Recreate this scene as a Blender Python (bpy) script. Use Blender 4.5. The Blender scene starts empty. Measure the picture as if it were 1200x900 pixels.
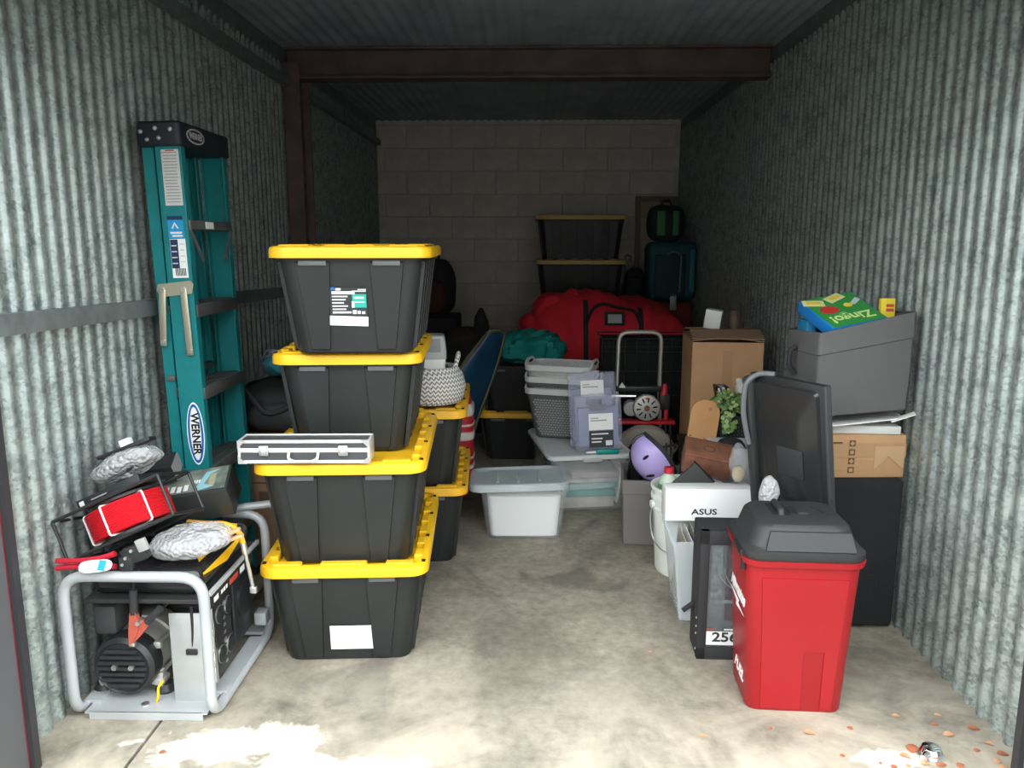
import bpy, bmesh, math, random
from mathutils import Vector, Matrix, noise
random.seed(7)
PI = math.pi
def R(d): return math.radians(d)
scene = bpy.context.scene
COL = scene.collection

# ------------------------------------------------------------------ camera, sky, exposure
F = 930.0; CAMH = 1.38
PITCH = math.atan(167 / F); YAW = math.atan(20 / F * math.cos(PITCH))
cam = bpy.data.cameras.new('camera'); camo = bpy.data.objects.new('camera', cam); COL.objects.link(camo)
cam.sensor_fit = 'HORIZONTAL'; cam.sensor_width = 36; cam.lens = F / 1200 * 36; cam.clip_start = .02
camo.location = (0, 0, CAMH); camo.rotation_euler = (PI / 2 - PITCH, 0, YAW)
scene.camera = camo
w = bpy.data.worlds.new('sky'); scene.world = w; w.use_nodes = True
bg = w.node_tree.nodes['Background']; bg.inputs[0].default_value = (.92, .97, .99, 1); bg.inputs[1].default_value = 5.2
vs = scene.view_settings
vs.view_transform = 'Standard'; vs.look = 'None'; vs.exposure = 0.55; vs.gamma = 1; vs.use_curve_mapping = False

# ------------------------------------------------------------------ materials
MC = {}
def mat(name, col, rough=.5, metal=0., var=0., vscale=8., bump=0., bscale=60., alpha=1., trans=0., ior=1.45, spec=.5, emit=0, col2=None):
    if name in MC: return MC[name]
    m = bpy.data.materials.new(name); m.use_nodes = True; MC[name] = m
    nt = m.node_tree; p = nt.nodes['Principled BSDF']
    p.inputs['Roughness'].default_value = rough; p.inputs['Metallic'].default_value = metal
    p.inputs['Alpha'].default_value = alpha; p.inputs['Transmission Weight'].default_value = trans
    p.inputs['IOR'].default_value = ior; p.inputs['Specular IOR Level'].default_value = spec
    p.inputs['Base Color'].default_value = (*col, 1)
    tc = nt.nodes.new('ShaderNodeTexCoord')
    if var > 0 or col2:
        n = nt.nodes.new('ShaderNodeTexNoise'); n.inputs['Scale'].default_value = vscale; n.inputs['Detail'].default_value = 6
        nt.links.new(tc.outputs['Object'], n.inputs['Vector'])
        r = nt.nodes.new('ShaderNodeValToRGB')
        c2 = col2 if col2 else tuple(min(1, c * (1 + var)) for c in col)
        c1 = col if col2 else tuple(c * (1 - var) for c in col)
        r.color_ramp.elements[0].position = .35; r.color_ramp.elements[1].position = .65
        r.color_ramp.elements[0].color = (*c1, 1); r.color_ramp.elements[1].color = (*c2, 1)
        nt.links.new(n.outputs['Fac'], r.inputs['Fac']); nt.links.new(r.outputs['Color'], p.inputs['Base Color'])
    if bump > 0:
        n2 = nt.nodes.new('ShaderNodeTexNoise'); n2.inputs['Scale'].default_value = bscale; n2.inputs['Detail'].default_value = 3
        nt.links.new(tc.outputs['Object'], n2.inputs['Vector'])
        bm = nt.nodes.new('ShaderNodeBump'); bm.inputs['Strength'].default_value = bump; bm.inputs['Distance'].default_value = .01
        nt.links.new(n2.outputs['Fac'], bm.inputs['Height']); nt.links.new(bm.outputs['Normal'], p.inputs['Normal'])
    return m
def nodes(m): return m.node_tree, m.node_tree.nodes['Principled BSDF']

def galv_mat():
    m = mat('galvanised', (.5, .55, .55), .42, .65); nt, p = nodes(m)
    tc = nt.nodes.new('ShaderNodeTexCoord')
    v = nt.nodes.new('ShaderNodeTexVoronoi'); v.inputs['Scale'].default_value = 110
    nt.links.new(tc.outputs['Object'], v.inputs['Vector'])
    n = nt.nodes.new('ShaderNodeTexNoise'); n.inputs['Scale'].default_value = 14; n.inputs['Detail'].default_value = 2
    nt.links.new(tc.outputs['Object'], n.inputs['Vector'])
    bw = nt.nodes.new('ShaderNodeRGBToBW'); nt.links.new(v.outputs['Color'], bw.inputs[0])
    mx = nt.nodes.new('ShaderNodeMath'); mx.operation = 'MULTIPLY_ADD'; mx.inputs[1].default_value = .62
    nt.links.new(bw.outputs[0], mx.inputs[0]); nt.links.new(n.outputs['Fac'], mx.inputs[2])
    r = nt.nodes.new('ShaderNodeValToRGB')
    r.color_ramp.elements[0].position = .45; r.color_ramp.elements[0].color = (.165, .197, .19, 1)
    r.color_ramp.elements[1].position = 1.0; r.color_ramp.elements[1].color = (.40, .45, .43, 1)
    nt.links.new(mx.outputs[0], r.inputs['Fac']); nt.links.new(r.outputs['Color'], p.inputs['Base Color'])
    r2 = nt.nodes.new('ShaderNodeMapRange'); r2.inputs['To Min'].default_value = .36; r2.inputs['To Max'].default_value = .66
    nt.links.new(bw.outputs[0], r2.inputs['Value']); nt.links.new(r2.outputs[0], p.inputs['Roughness'])
    return m
GALV = galv_mat()

def concrete_mat():
    m = mat('concrete', (.34, .31, .27), .8); nt, p = nodes(m); L = nt.links.new
    tc = nt.nodes.new('ShaderNodeTexCoord')
    def noi(s, d=8, dist=0):
        n = nt.nodes.new('ShaderNodeTexNoise'); n.inputs['Scale'].default_value = s; n.inputs['Detail'].default_value = d
        n.inputs['Distortion'].default_value = dist; n.inputs['Roughness'].default_value = .62; L(tc.outputs['Object'], n.inputs['Vector']); return n
    def ramp(src, a, b, c1, c2):
        r = nt.nodes.new('ShaderNodeValToRGB'); r.color_ramp.elements[0].position = a; r.color_ramp.elements[1].position = b
        r.color_ramp.elements[0].color = (*c1, 1); r.color_ramp.elements[1].color = (*c2, 1); L(src, r.inputs['Fac']); return r
    def mix(fac, a, b, typ='MIX'):
        x = nt.nodes.new('ShaderNodeMix'); x.data_type = 'RGBA'; x.blend_type = typ
        if isinstance(fac, float): x.inputs[0].default_value = fac
        else: L(fac, x.inputs[0])
        if isinstance(a, tuple): x.inputs[6].default_value = (*a, 1)
        else: L(a, x.inputs[6])
        if isinstance(b, tuple): x.inputs[7].default_value = (*b, 1)
        else: L(b, x.inputs[7])
        return x.outputs[2]
    base = ramp(noi(2.2, 10, .6).outputs['Fac'], .36, .66, (.19, .17, .135), (.375, .335, .27)).outputs[0]
    fine = ramp(noi(26, 8).outputs['Fac'], .3, .7, (.72, .71, .69), (1.15, 1.15, 1.13)).outputs[0]
    c = mix(1.0, base, fine, 'MULTIPLY')
    # old dark stains and pale patches of scattered outline
    st = ramp(noi(1.35, 9, 1.2).outputs['Fac'], .54, .63, (0, 0, 0), (1, 1, 1)).outputs[0]
    c = mix(st, c, mix(.6, c, (.085, .077, .066)))
    sep = nt.nodes.new('ShaderNodeSeparateXYZ'); L(tc.outputs['Object'], sep.inputs[0])
    # patchy paler band along the threshold, pale splashes with ragged outlines
    def mth(op, x, y):
        n_ = nt.nodes.new('ShaderNodeMath'); n_.operation = op; n_.use_clamp = True
        for i, q in enumerate((x, y)):
            if isinstance(q, (int, float)): n_.inputs[i].default_value = q
            else: L(q, n_.inputs[i])
        return n_.outputs[0]
    pn = ramp(noi(2.6, 10, 1.0).outputs['Fac'], .40, .62, (0, 0, 0), (1, 1, 1)).outputs[0]
    edge = nt.nodes.new('ShaderNodeMapRange'); edge.inputs['From Min'].default_value = 2.55; edge.inputs['From Max'].default_value = 2.0; L(sep.outputs['Y'], edge.inputs['Value'])
    c = mix(mth('MULTIPLY', pn, mth('MULTIPLY', edge.outputs[0], .75)), c, (.50, .44, .345))
    rag = noi(7, 8, .8).outputs['Fac']
    for (px, py, rx, ry) in ((-.80, 1.98, .22, .10), (1.00, 1.955, .12, .055), (-.55, 1.90, .25, .05)):
        cmb = nt.nodes.new('ShaderNodeVectorMath'); cmb.operation = 'SUBTRACT'; L(tc.outputs['Object'], cmb.inputs[0]); cmb.inputs[1].default_value = (px, py, 0)
        scl = nt.nodes.new('ShaderNodeVectorMath'); scl.operation = 'MULTIPLY'; L(cmb.outputs[0], scl.inputs[0]); scl.inputs[1].default_value = (1 / rx, 1 / ry, 0)
        ln = nt.nodes.new('ShaderNodeVectorMath'); ln.operation = 'LENGTH'; L(scl.outputs[0], ln.inputs[0])
        ad = nt.nodes.new('ShaderNodeMath'); ad.operation = 'MULTIPLY_ADD'; L(rag, ad.inputs[0]); ad.inputs[1].default_value = 3.4; L(ln.outputs['Value'], ad.inputs[2])
        mr = nt.nodes.new('ShaderNodeMapRange'); mr.inputs['From Min'].default_value = 2.75; mr.inputs['From Max'].default_value = 2.35; L(ad.outputs[0], mr.inputs['Value'])
        c = mix(mr.outputs[0], c, (.70, .66, .58))
    L(c, p.inputs['Base Color'])
    b = nt.nodes.new('ShaderNodeBump'); b.inputs['Strength'].default_value = .25; b.inputs['Distance'].default_value = .01
    L(noi(40, 6).outputs['Fac'], b.inputs['Height']); L(b.outputs[0], p.inputs['Normal'])
    return m
CONC = concrete_mat()

def chevron_mat():
    m = mat('chevron_weave', (.6, .6, .58), .9); nt, p = nodes(m); L = nt.links.new
    tc = nt.nodes.new('ShaderNodeTexCoord'); s = nt.nodes.new('ShaderNodeSeparateXYZ'); L(tc.outputs['Object'], s.inputs[0])
    def mth(op, a, b=None):
        n = nt.nodes.new('ShaderNodeMath'); n.operation = op
        for i, x in enumerate((a, b)):
            if x is None: continue
            if isinstance(x, (int, float)): n.inputs[i].default_value = x
            else: L(x, n.inputs[i])
        return n.outputs[0]
    xy = mth('ADD', s.outputs['X'], s.outputs['Y'])
    zz = mth('PINGPONG', mth('MULTIPLY', xy, 1.0), .012)
    fr = mth('FRACT', mth('MULTIPLY', mth('ADD', s.outputs['Z'], zz), 55.))
    r = nt.nodes.new('ShaderNodeValToRGB'); r.color_ramp.interpolation = 'CONSTANT'
    r.color_ramp.elements[0].color = (.72, .71, .68, 1); r.color_ramp.elements[1].position = .55; r.color_ramp.elements[1].color = (.2, .19, .19, 1)
    L(fr, r.inputs['Fac']); L(r.outputs[0], p.inputs['Base Color'])
    return m
CHEV = chevron_mat()

def bubble_mat():
    m = mat('bubble_wrap', (.72, .73, .74), .12, alpha=.48); nt, p = nodes(m); L = nt.links.new
    tc = nt.nodes.new('ShaderNodeTexCoord'); v = nt.nodes.new('ShaderNodeTexVoronoi'); v.inputs['Scale'].default_value = 80
    L(tc.outputs['Object'], v.inputs['Vector'])
    b = nt.nodes.new('ShaderNodeBump'); b.invert = True; b.inputs['Strength'].default_value = 1; b.inputs['Distance'].default_value = .01
    L(v.outputs['Distance'], b.inputs['Height']); L(b.outputs[0], p.inputs['Normal'])
    return m
BUB = bubble_mat()

DARK = mat('tote_black', (.0165, .019, .0188), .48, var=.12, vscale=5, bump=.08, bscale=400)
TOTE_EDGE = mat('tote_tab', (.10, .105, .11), .5)
YEL = mat('tote_yellow', (.80, .45, .012), .42, var=.05)
YEL2 = mat('tote_yellow_worn', (.80, .43, .018), .45, var=.08)
BLACK = mat('black_plastic', (.018, .019, .02), .42)
BLACKM = mat('black_matte', (.022, .022, .024), .8, bump=.2, bscale=200)
HOLE = mat('hole_black', (.006, .006, .006), .9)
WHITE = mat('white_paper', (.85, .86, .85), .6)
OFFW = mat('white_plastic', (.80, .84, .80), .4)
GREYT = mat('grey_tube', (.40, .42, .43), .38, .15, var=.06)
STEEL = mat('bright_steel', (.68, .68, .66), .3, .9)
ZINC = mat('zinc_sheet', (.46, .48, .48), .42, .5, var=.1)
CHROME = mat('chrome', (.8, .8, .8), .08, 1)
TEAL = mat('ladder_teal', (.008, .19, .205), .42, var=.08, vscale=20)
GREYF = mat('grey_fabric', (.115, .113, .114), .95, bump=.25, bscale=500)
TAUPE = mat('taupe_fabric', (.17, .16, .153), .95, bump=.25, bscale=500)
CARD = mat('cardboard', (.50, .29, .15), .8, var=.07, vscale=5)
CARD2 = mat('cardboard_brown', (.30, .18, .11), .8, var=.08, vscale=5)
TAPE = mat('packing_tape', (.46, .28, .15), .25)
RED = mat('bin_red', (.30, .008, .012), .42, var=.05, vscale=4)
REDB = mat('bag_red', (.70, .022, .04), .85, bump=.2, bscale=120)
CLEAR = mat('clear_plastic', (.80, .84, .85), .12, alpha=.16)
CLEAR2 = mat('frosted_plastic', (.72, .77, .80), .25, alpha=.33)
GLASS = mat('tinted_glass', (.16, .18, .19), .06, alpha=.25)
BLUE = mat('label_blue', (.01, .12, .42), .4)
CYAN = mat('label_cyan', (.02, .30, .60), .4)
TEALC = mat('teal_cloth', (.005, .22, .20), .8, var=.2)

# ------------------------------------------------------------------ mesh helpers
class B:
    def __init__(s): s.bm = bmesh.new()
    def face(s, vs, smooth=False):
        try:
            f = s.bm.faces.new(vs); f.smooth = smooth; return f
        except ValueError: return None
    def box(s, c, d, rot=None, bev=0, seg=2):
        b2 = bmesh.new(); bmesh.ops.create_cube(b2, size=1)
        bmesh.ops.scale(b2, vec=Vector(d), verts=b2.verts)
        if bev: bmesh.ops.bevel(b2, geom=b2.edges[:], offset=bev, segments=seg, profile=.5, affect='EDGES', clamp_overlap=True)
        M = Matrix.Translation(Vector(c))
        if rot: M = M @ (rot if isinstance(rot, Matrix) else euler(rot))
        bmesh.ops.transform(b2, matrix=M, verts=b2.verts)
        s.merge(b2); return s
    def merge(s, b2):
        me = bpy.data.meshes.new('tmp'); b2.to_mesh(me); b2.free(); s.bm.from_mesh(me); bpy.data.meshes.remove(me)
    def loft(s, rings, cap0=True, cap1=True, closed=True, smooth=True):
        V = [[s.bm.verts.new(p) for p in r] for r in rings]
        n = len(V[0])
        for a, b in zip(V[:-1], V[1:]):
            for i in range(n if closed else n - 1):
                j = (i + 1) % n
                s.face((a[i], a[j], b[j], b[i]), smooth)
        if cap0: s.face(V[0][::-1], False)
        if cap1: s.face(V[-1], False)
        return s
    def lathe(s, prof, n=28, M=None, cap0=False, cap1=False):
        rings = [[Vector((r * math.cos(2 * PI * i / n), r * math.sin(2 * PI * i / n), z)) for i in range(n)] for r, z in prof]
        if M: rings = [[M @ p for p in r] for r in rings]
        return s.loft(rings, cap0, cap1)
    def cyl(s, a, b, r, n=14, r2=None):
        a = Vector(a); b = Vector(b); d = b - a
        M = Matrix.Translation(a) @ d.to_track_quat('Z', 'Y').to_matrix().to_4x4()
        return s.lathe([(r, 0), (r if r2 is None else r2, d.length)], n, M, True, True)
    def tube(s, pts, r, n=10, closed=False, fil=0):
        P = path(pts, fil, closed)
        rings = []; m = len(P)
        up = None
        for i in range(m):
            if closed: t = (P[(i + 1) % m] - P[i - 1])
            else: t = P[min(i + 1, m - 1)] - P[max(i - 1, 0)]
            t.normalize()
            if up is None:
                up = Vector((0, 0, 1)) if abs(t.z) < .9 else Vector((0, 1, 0))
            side = t.cross(up)
            if side.length < 1e-5: side = t.orthogonal()
            side.normalize(); up = side.cross(t).normalized()
            rings.append([P[i] + (side * math.cos(2 * PI * k / n) + up * math.sin(2 * PI * k / n)) * r for k in range(n)])
        if closed:
            # close the twist
            best = min(range(n), key=lambda k: (rings[0][k] - rings[-1][0]).length)
            last = [rings[0][(k + best) % n] for k in range(n)]
            rings.append(last); s.loft(rings, False, False); bmesh.ops.remove_doubles(s.bm, verts=s.bm.verts, dist=1e-6)
        else: s.loft(rings)
        return s
    def prism(s, poly, M, t, smooth=False):
        """poly in local XY, extruded 0..t along local Z, placed by M"""
        a = [M @ Vector((x, y, 0)) for x, y in poly]; b = [M @ Vector((x, y, t)) for x, y in poly]
        return s.loft([a, b], smooth=smooth)
    def blob(s, c, rad, p=2.6, amp=.0, fr=6., seed=0, nu=30, nv=18, M=None, flat=None, ridge=False):
        rings = []
        for j in range(nv + 1):
            ph = -PI / 2 + PI * (j + .02) / (nv + .04)
            ring = []
            for i in range(nu):
                th = 2 * PI * i / nu
                def sp(v, e): return math.copysign(abs(v) ** e, v)
                e = 2 / p
                x = rad[0] * sp(math.cos(ph), e) * sp(math.cos(th), e); y = rad[1] * sp(math.cos(ph), e) * sp(math.sin(th), e); z = rad[2] * sp(math.sin(ph), e)
                v = Vector((x, y, z)); nn = v.normalized()
                q = (v + Vector((seed * 3.1, seed * 1.7, 0))) * fr
                d = noise.noise(q) + .5 * noise.noise(q * 2.1) + .25 * noise.noise(q * 4.3)
                if ridge: d = (.35 - abs(d)) * 1.2
                v = v + nn * d * amp
                if flat is not None and v.z < flat: v.z = flat
                ring.append((M @ v if M else v) + Vector(c))
            rings.append(ring)
        return s.loft(rings)
    def bin(s, w0, d0, w1, d1, h, r=.03, t=.006, z0=0., lip=.0, liph=.02, n=4, floor=.01):
        """open tapered container, outer and inner shell"""
        rg = lambda w, d, z, rr: rrect(w, d, rr, z, n)
        L = [rg(w0 - .012, d0 - .012, z0, r * .8), rg(w0, d0, z0 + .006, r)]
        if lip:
            wl = w0 + (w1 - w0) * (h - liph) / h; dl = d0 + (d1 - d0) * (h - liph) / h
            L += [rg(wl, dl, z0 + h - liph, r), rg(wl + 2 * lip, dl + 2 * lip, z0 + h - liph, r + lip), rg(w1 + 2 * lip, d1 + 2 * lip, z0 + h, r + lip)]
        else: L += [rg(w1, d1, z0 + h, r)]
        L += [rg(w1 - 2 * t, d1 - 2 * t, z0 + h, max(r - t, .004)), rg(w0 - 2 * t, d0 - 2 * t, z0 + floor, max(r - t, .004))]
        return s.loft(L)
    def shift(s, v): bmesh.ops.translate(s.bm, vec=Vector(v), verts=s.bm.verts); return s
    def xf(s, M): bmesh.ops.transform(s.bm, matrix=M, verts=s.bm.verts); return s

def euler(r): return Matrix.Rotation(r[2], 4, 'Z') @ Matrix.Rotation(r[1], 4, 'Y') @ Matrix.Rotation(r[0], 4, 'X')
def path(pts, fil=0, closed=False):
    P = [Vector(p) for p in pts]
    if not fil: return P
    out = []; m = len(P)
    for i in range(m):
        if not closed and i in (0, m - 1): out.append(P[i]); continue
        a = P[i - 1] - P[i]; b = P[(i + 1) % m] - P[i]
        k = min(fil, a.length * .48, b.length * .48)
        A = P[i] + a.normalized() * k; C = P[i] + b.normalized() * k
        for t in (0, .17, .34, .5, .66, .83, 1): out.append(A * (1 - t) ** 2 + P[i] * 2 * t * (1 - t) + C * t * t)
    return out
def rrect(w, d, r, z, n=4, cx=0, cy=0):
    out = []
    r = min(r, w / 2 - 1e-4, d / 2 - 1e-4)
    for sx, sy, a0 in ((1, 1, 0), (-1, 1, 90), (-1, -1, 180), (1, -1, 270)):
        for k in range(n + 1):
            a = R(a0 + 90 * k / n)
            out.append(Vector((cx + sx * (w / 2 - r) + r * math.cos(a), cy + sy * (d / 2 - r) + r * math.sin(a), z)))
    return out
def mesh_of(b, name, m, ang=35):
    bmesh.ops.recalc_face_normals(b.bm, faces=b.bm.faces)
    for f in b.bm.faces: f.smooth = True
    me = bpy.data.meshes.new(name); b.bm.to_mesh(me); b.bm.free()
    me.set_sharp_from_angle(angle=R(ang)); me.materials.append(m); return me
def obj(name, b, m, parent=None, loc=None, rot=None, label=None, ang=35, kind=None):
    me = b if isinstance(b, bpy.types.Mesh) else mesh_of(b, name, m, ang)
    o = bpy.data.objects.new(name, me); COL.objects.link(o)
    if parent: o.parent = parent
    if loc: o.location = loc
    if rot: o.rotation_euler = rot
    if label: o['label'] = label
    if kind: o['kind'] = kind
    return o
def tag(o, label, cat, group=None):
    o['label'] = label; o['category'] = cat
    if group: o['group'] = group
    return o
def thing(name, label, cat, loc=(0, 0, 0), rot=(0, 0, 0), group=None):
    o = bpy.data.objects.new(name, None); COL.objects.link(o); o.empty_display_size = .05
    o.location = loc; o.rotation_euler = rot
    return tag(o, label, cat, group)
def struct(name, b, m, parent=None, label=None, ang=35):
    o = obj(name, b, m, parent, ang=ang)
    if not parent: o['kind'] = 'structure'; o['label'] = label or name.replace('_', ' ')
    return o
FONT = {}
def text(s, size, m, parent, loc, rot, name='lettering', ext=.0006, bold=0, squash=1.0, shear=0, label=None):
    cu = bpy.data.curves.new('t', 'FONT'); cu.body = s; cu.size = size; cu.extrude = ext; cu.offset = bold; cu.shear = shear
    cu.align_x = 'CENTER'; cu.align_y = 'CENTER'; cu.resolution_u = 3
    o = bpy.data.objects.new('t', cu); COL.objects.link(o)
    dg = bpy.context.evaluated_depsgraph_get(); dg.update()
    me = bpy.data.meshes.new_from_object(o.evaluated_get(dg)); bpy.data.objects.remove(o); bpy.data.curves.remove(cu)
    if squash != 1: me.transform(Matrix.Scale(squash, 4, Vector((1, 0, 0))))
    me.materials.clear(); me.materials.append(m)
    return obj(name, me, m, parent, loc, rot, label)
def bars(m, parent, rects, M, name='print', t=.0006):
    b = B()
    for x0, y0, x1, y1 in rects: b.prism([(x0, y0), (x1, y0), (x1, y1), (x0, y1)], M, t)
    o = obj(name, b, m, parent)
    if len(rects) > 1: o['kind'] = 'stuff'
    return o
# planes: local XY of a sticker onto faces
def face_front(x, y, z): return Matrix.Translation((x, y, z)) @ Matrix.Rotation(PI / 2, 4, 'X')   # reads from -Y
# ------------------------------------------------------------------ the room
XL, XR, YB, YF, ZC = -1.36, 1.33, 7.35, 1.80, 2.35
def corrugated(y0, y1, z0, z1, x, sign, pitch=.0677, amp=.0074):
    b = B(); n = int((y1 - y0) / pitch * 12)
    lo = []; hi = []
    for i in range(n + 1):
        y = y0 + (y1 - y0) * i / n
        c = math.cos(2 * PI * y / pitch); c = math.copysign(abs(c) ** .6, c)
        xx = x + sign * amp * c
        lo.append(Vector((xx, y, z0))); hi.append(Vector((xx, y, z1)))
    V0 = [b.bm.verts.new(p) for p in lo]; V1 = [b.bm.verts.new(p) for p in hi]
    W0 = [b.bm.verts.new(p - Vector((sign * .03, 0, 0))) for p in (lo[0], lo[-1])]; W1 = [b.bm.verts.new(p - Vector((sign * .03, 0, 0))) for p in (hi[0], hi[-1])]
    for i in range(n): b.face((V0[i], V0[i + 1], V1[i + 1], V1[i]))
    b.face((W0[0], W0[1], W1[1], W1[0])); b.face((V0[0], W0[0], W1[0], V1[0])); b.face((V0[-1], W0[1], W1[1], V1[-1]))
    return b
wl = struct('wall_left', corrugated(1.9, YB, .0, ZC, XL - .008, 1), GALV, label='corrugated galvanised steel wall behind the ladder', ang=80)
wr = struct('wall_right', corrugated(1.9, YB, .0, ZC, XR + .008, -1), GALV, label='corrugated galvanised steel wall beside the grey fabric cube', ang=80)
RUST = mat('primer_brown', (.10, .07, .065), .7, var=.2)
DGREY = mat('painted_dark', (.07, .075, .075), .6)
RAILM = mat('rail_galvanised', (.20, .225, .225), .5, .5, var=.15, vscale=20)
# girts on the left wall, post and beam
b = B(); b.box((XL + .017, 3.30, 0), (.035, 2.78, .055)); b.box((XL + .008, 3.3, .022), (.05, 2.78, .006)); b.xf(Matrix.Translation((0, 0, 1.135)) @ Matrix.Translation((0, 3.3, 0)) @ Matrix.Rotation(-.027, 4, 'X') @ Matrix.Translation((0, -3.3, 0)))
struct('trim_1', b, RAILM, label='horizontal steel girt across the left wall behind the ladder')
b = B(); b.box((XL + .02, 4.6, 2.245), (.04, 5.4, .045)); struct('trim_2', b, RAILM, label='upper steel girt along the top of the left wall')
b = B(); b.box((XL + .045, 4.78, ZC / 2), (.09, .012, ZC)); b.box((XL + .045, 4.68, ZC / 2), (.012, .2, ZC)); b.box((XL + .045, 4.58, ZC / 2), (.09, .012, ZC))
struct('post', b, RUST, label='brown steel post against the left wall')
b = B(); b.box((-.015, 4.66, 2.35), (2.68, .01, .16)); b.box((-.015, 4.66, 2.275), (2.68, .12, .012)); b.box((-.015, 4.66, 2.43), (2.68, .12, .012))
struct('ceiling_beam', b, RUST, label='brown steel I-beam crossing under the roof')
# ceiling deck
CEIL = mat('roof_deck', (.30, .36, .39), .6, .2, var=.15, vscale=4)
b = B(); n = 160
for i in range(n):
    x0 = -1.45 + 2.9 * i / n; x1 = -1.45 + 2.9 * (i + 1) / n
    z0 = ZC + .09 + .006 * math.sin(2 * PI * x0 / .068); z1 = ZC + .09 + .006 * math.sin(2 * PI * x1 / .068)
    v = [b.bm.verts.new(p) for p in ((x0, YF, z0), (x1, YF, z1), (x1, YB + .2, z1), (x0, YB + .2, z0))]; b.face(v)
bmesh.ops.remove_doubles(b.bm, verts=b.bm.verts, dist=1e-5)
b.box((0, (YF + YB) / 2, ZC + .16), (2.95, YB - YF + .4, .1))
struct('ceiling', b, CEIL, label='dark corrugated metal roof deck', ang=80)
b = B(); b.box((XL - .03, 4.6, ZC + .05), (.04, 5.6, .12)); struct('trim_3', b, RAILM, label='closure strip above the left wall')
b = B(); b.box((XR + .03, 4.6, ZC + .05), (.04, 5.6, .12)); struct('trim_4', b, RAILM, label='closure strip above the right wall')
# block wall
BLK = mat('block', (.50, .475, .425), .92, var=.12, vscale=6, bump=.5, bscale=90)
MORT = mat('mortar', (.42, .40, .36), .95)
b = B(); b.box((0, YB + .10, 1.2), (2.95, .2, 2.6)); wb = struct('wall_back', b, MORT, label='concrete block wall at the back')
def block_mesh(wd):
    b = B(); b.box((0, 0, 0), (wd, .02, .193), bev=.004, seg=1); return mesh_of(b, 'block', BLK)
full, half = block_mesh(.392), block_mesh(.192)
for row in range(13):
    z = .1 + row * .2; off = 0 if row % 2 else .2; x = -1.5 + off
    if off: obj('block', half, BLK, wb, (-1.4, YB + .003 + random.uniform(-.002, .002), z))
    while x < 1.30:
        wd = full if x + .4 <= 1.55 else half
        obj('block', wd, BLK, wb, (x + (.2 if wd is full else .1), YB + .003 + random.uniform(-.002, .002), z)); x += .4 if wd is full else .2
# floor slabs
b = B(); b.box((-1.066 + 1.25, 4.55, -.06), (2.5, 5.9, .12)); fl = struct('floor', b, CONC, label='stained concrete floor')
b = B(); b.box((-1.276, 4.55, -.06), (.40, 5.9, .12)); obj('slab', b, CONC, fl)
b = B(); b.box((0, 4.4, -.18), (3.4, 6.6, .1)); struct('footing', b, mat('soil', (.05, .045, .04), .95), label='ground under the slab')
ASPH = mat('driveway', (.13, .125, .12), .9, var=.15, vscale=3, bump=.4, bscale=120)
b = B(); b.box((0, -4.25, -.07), (24, 11.6, .1)); struct('driveway', b, ASPH, label='driveway in front of the unit')
# unseen row of units, added across the driveway to cut low skylight
b = B(); b.box((0, -6.3, 2.0), (26, 1.2, 4.1)); struct('added_building', b, mat('stucco', (.45, .43, .40), .9, var=.1, vscale=2), label='unseen row of units added across the driveway to limit skylight')
# door jambs and header
JAMB = mat('jamb_grey', (.095, .097, .102), .5, .1)
JD = mat('jamb_edge', (.03, .03, .033), .5)
b = B(); b.box((-1.50, 1.80, 1.25), (.38, .16, 2.6)); j = struct('door_1', b, JAMB, label='grey painted door jamb beside the generator')
b = B(); b.box((-1.304, 1.868, 1.2), (.016, .026, 2.5)); obj('guide_track', b, JD, j)
b = B(); b.box((-1.3095, 1.852, 1.2), (.002, .003, 2.5)); obj('edge_strip', b, mat('strip_red', (.16, .012, .018), .5), j)
b = B(); b.box((1.46, 1.80, 1.25), (.38, .16, 2.6)); j = struct('door_2', b, JAMB, label='grey painted door jamb by the leaves')
b = B(); b.box((1.264, 1.868, 1.2), (.016, .026, 2.5)); obj('guide_track', b, JD, j)
b = B(); b.box((0, 1.80, 2.31), (3.3, .16, .66)); struct('trim_5', b, JAMB, label='door header above the opening')

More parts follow.
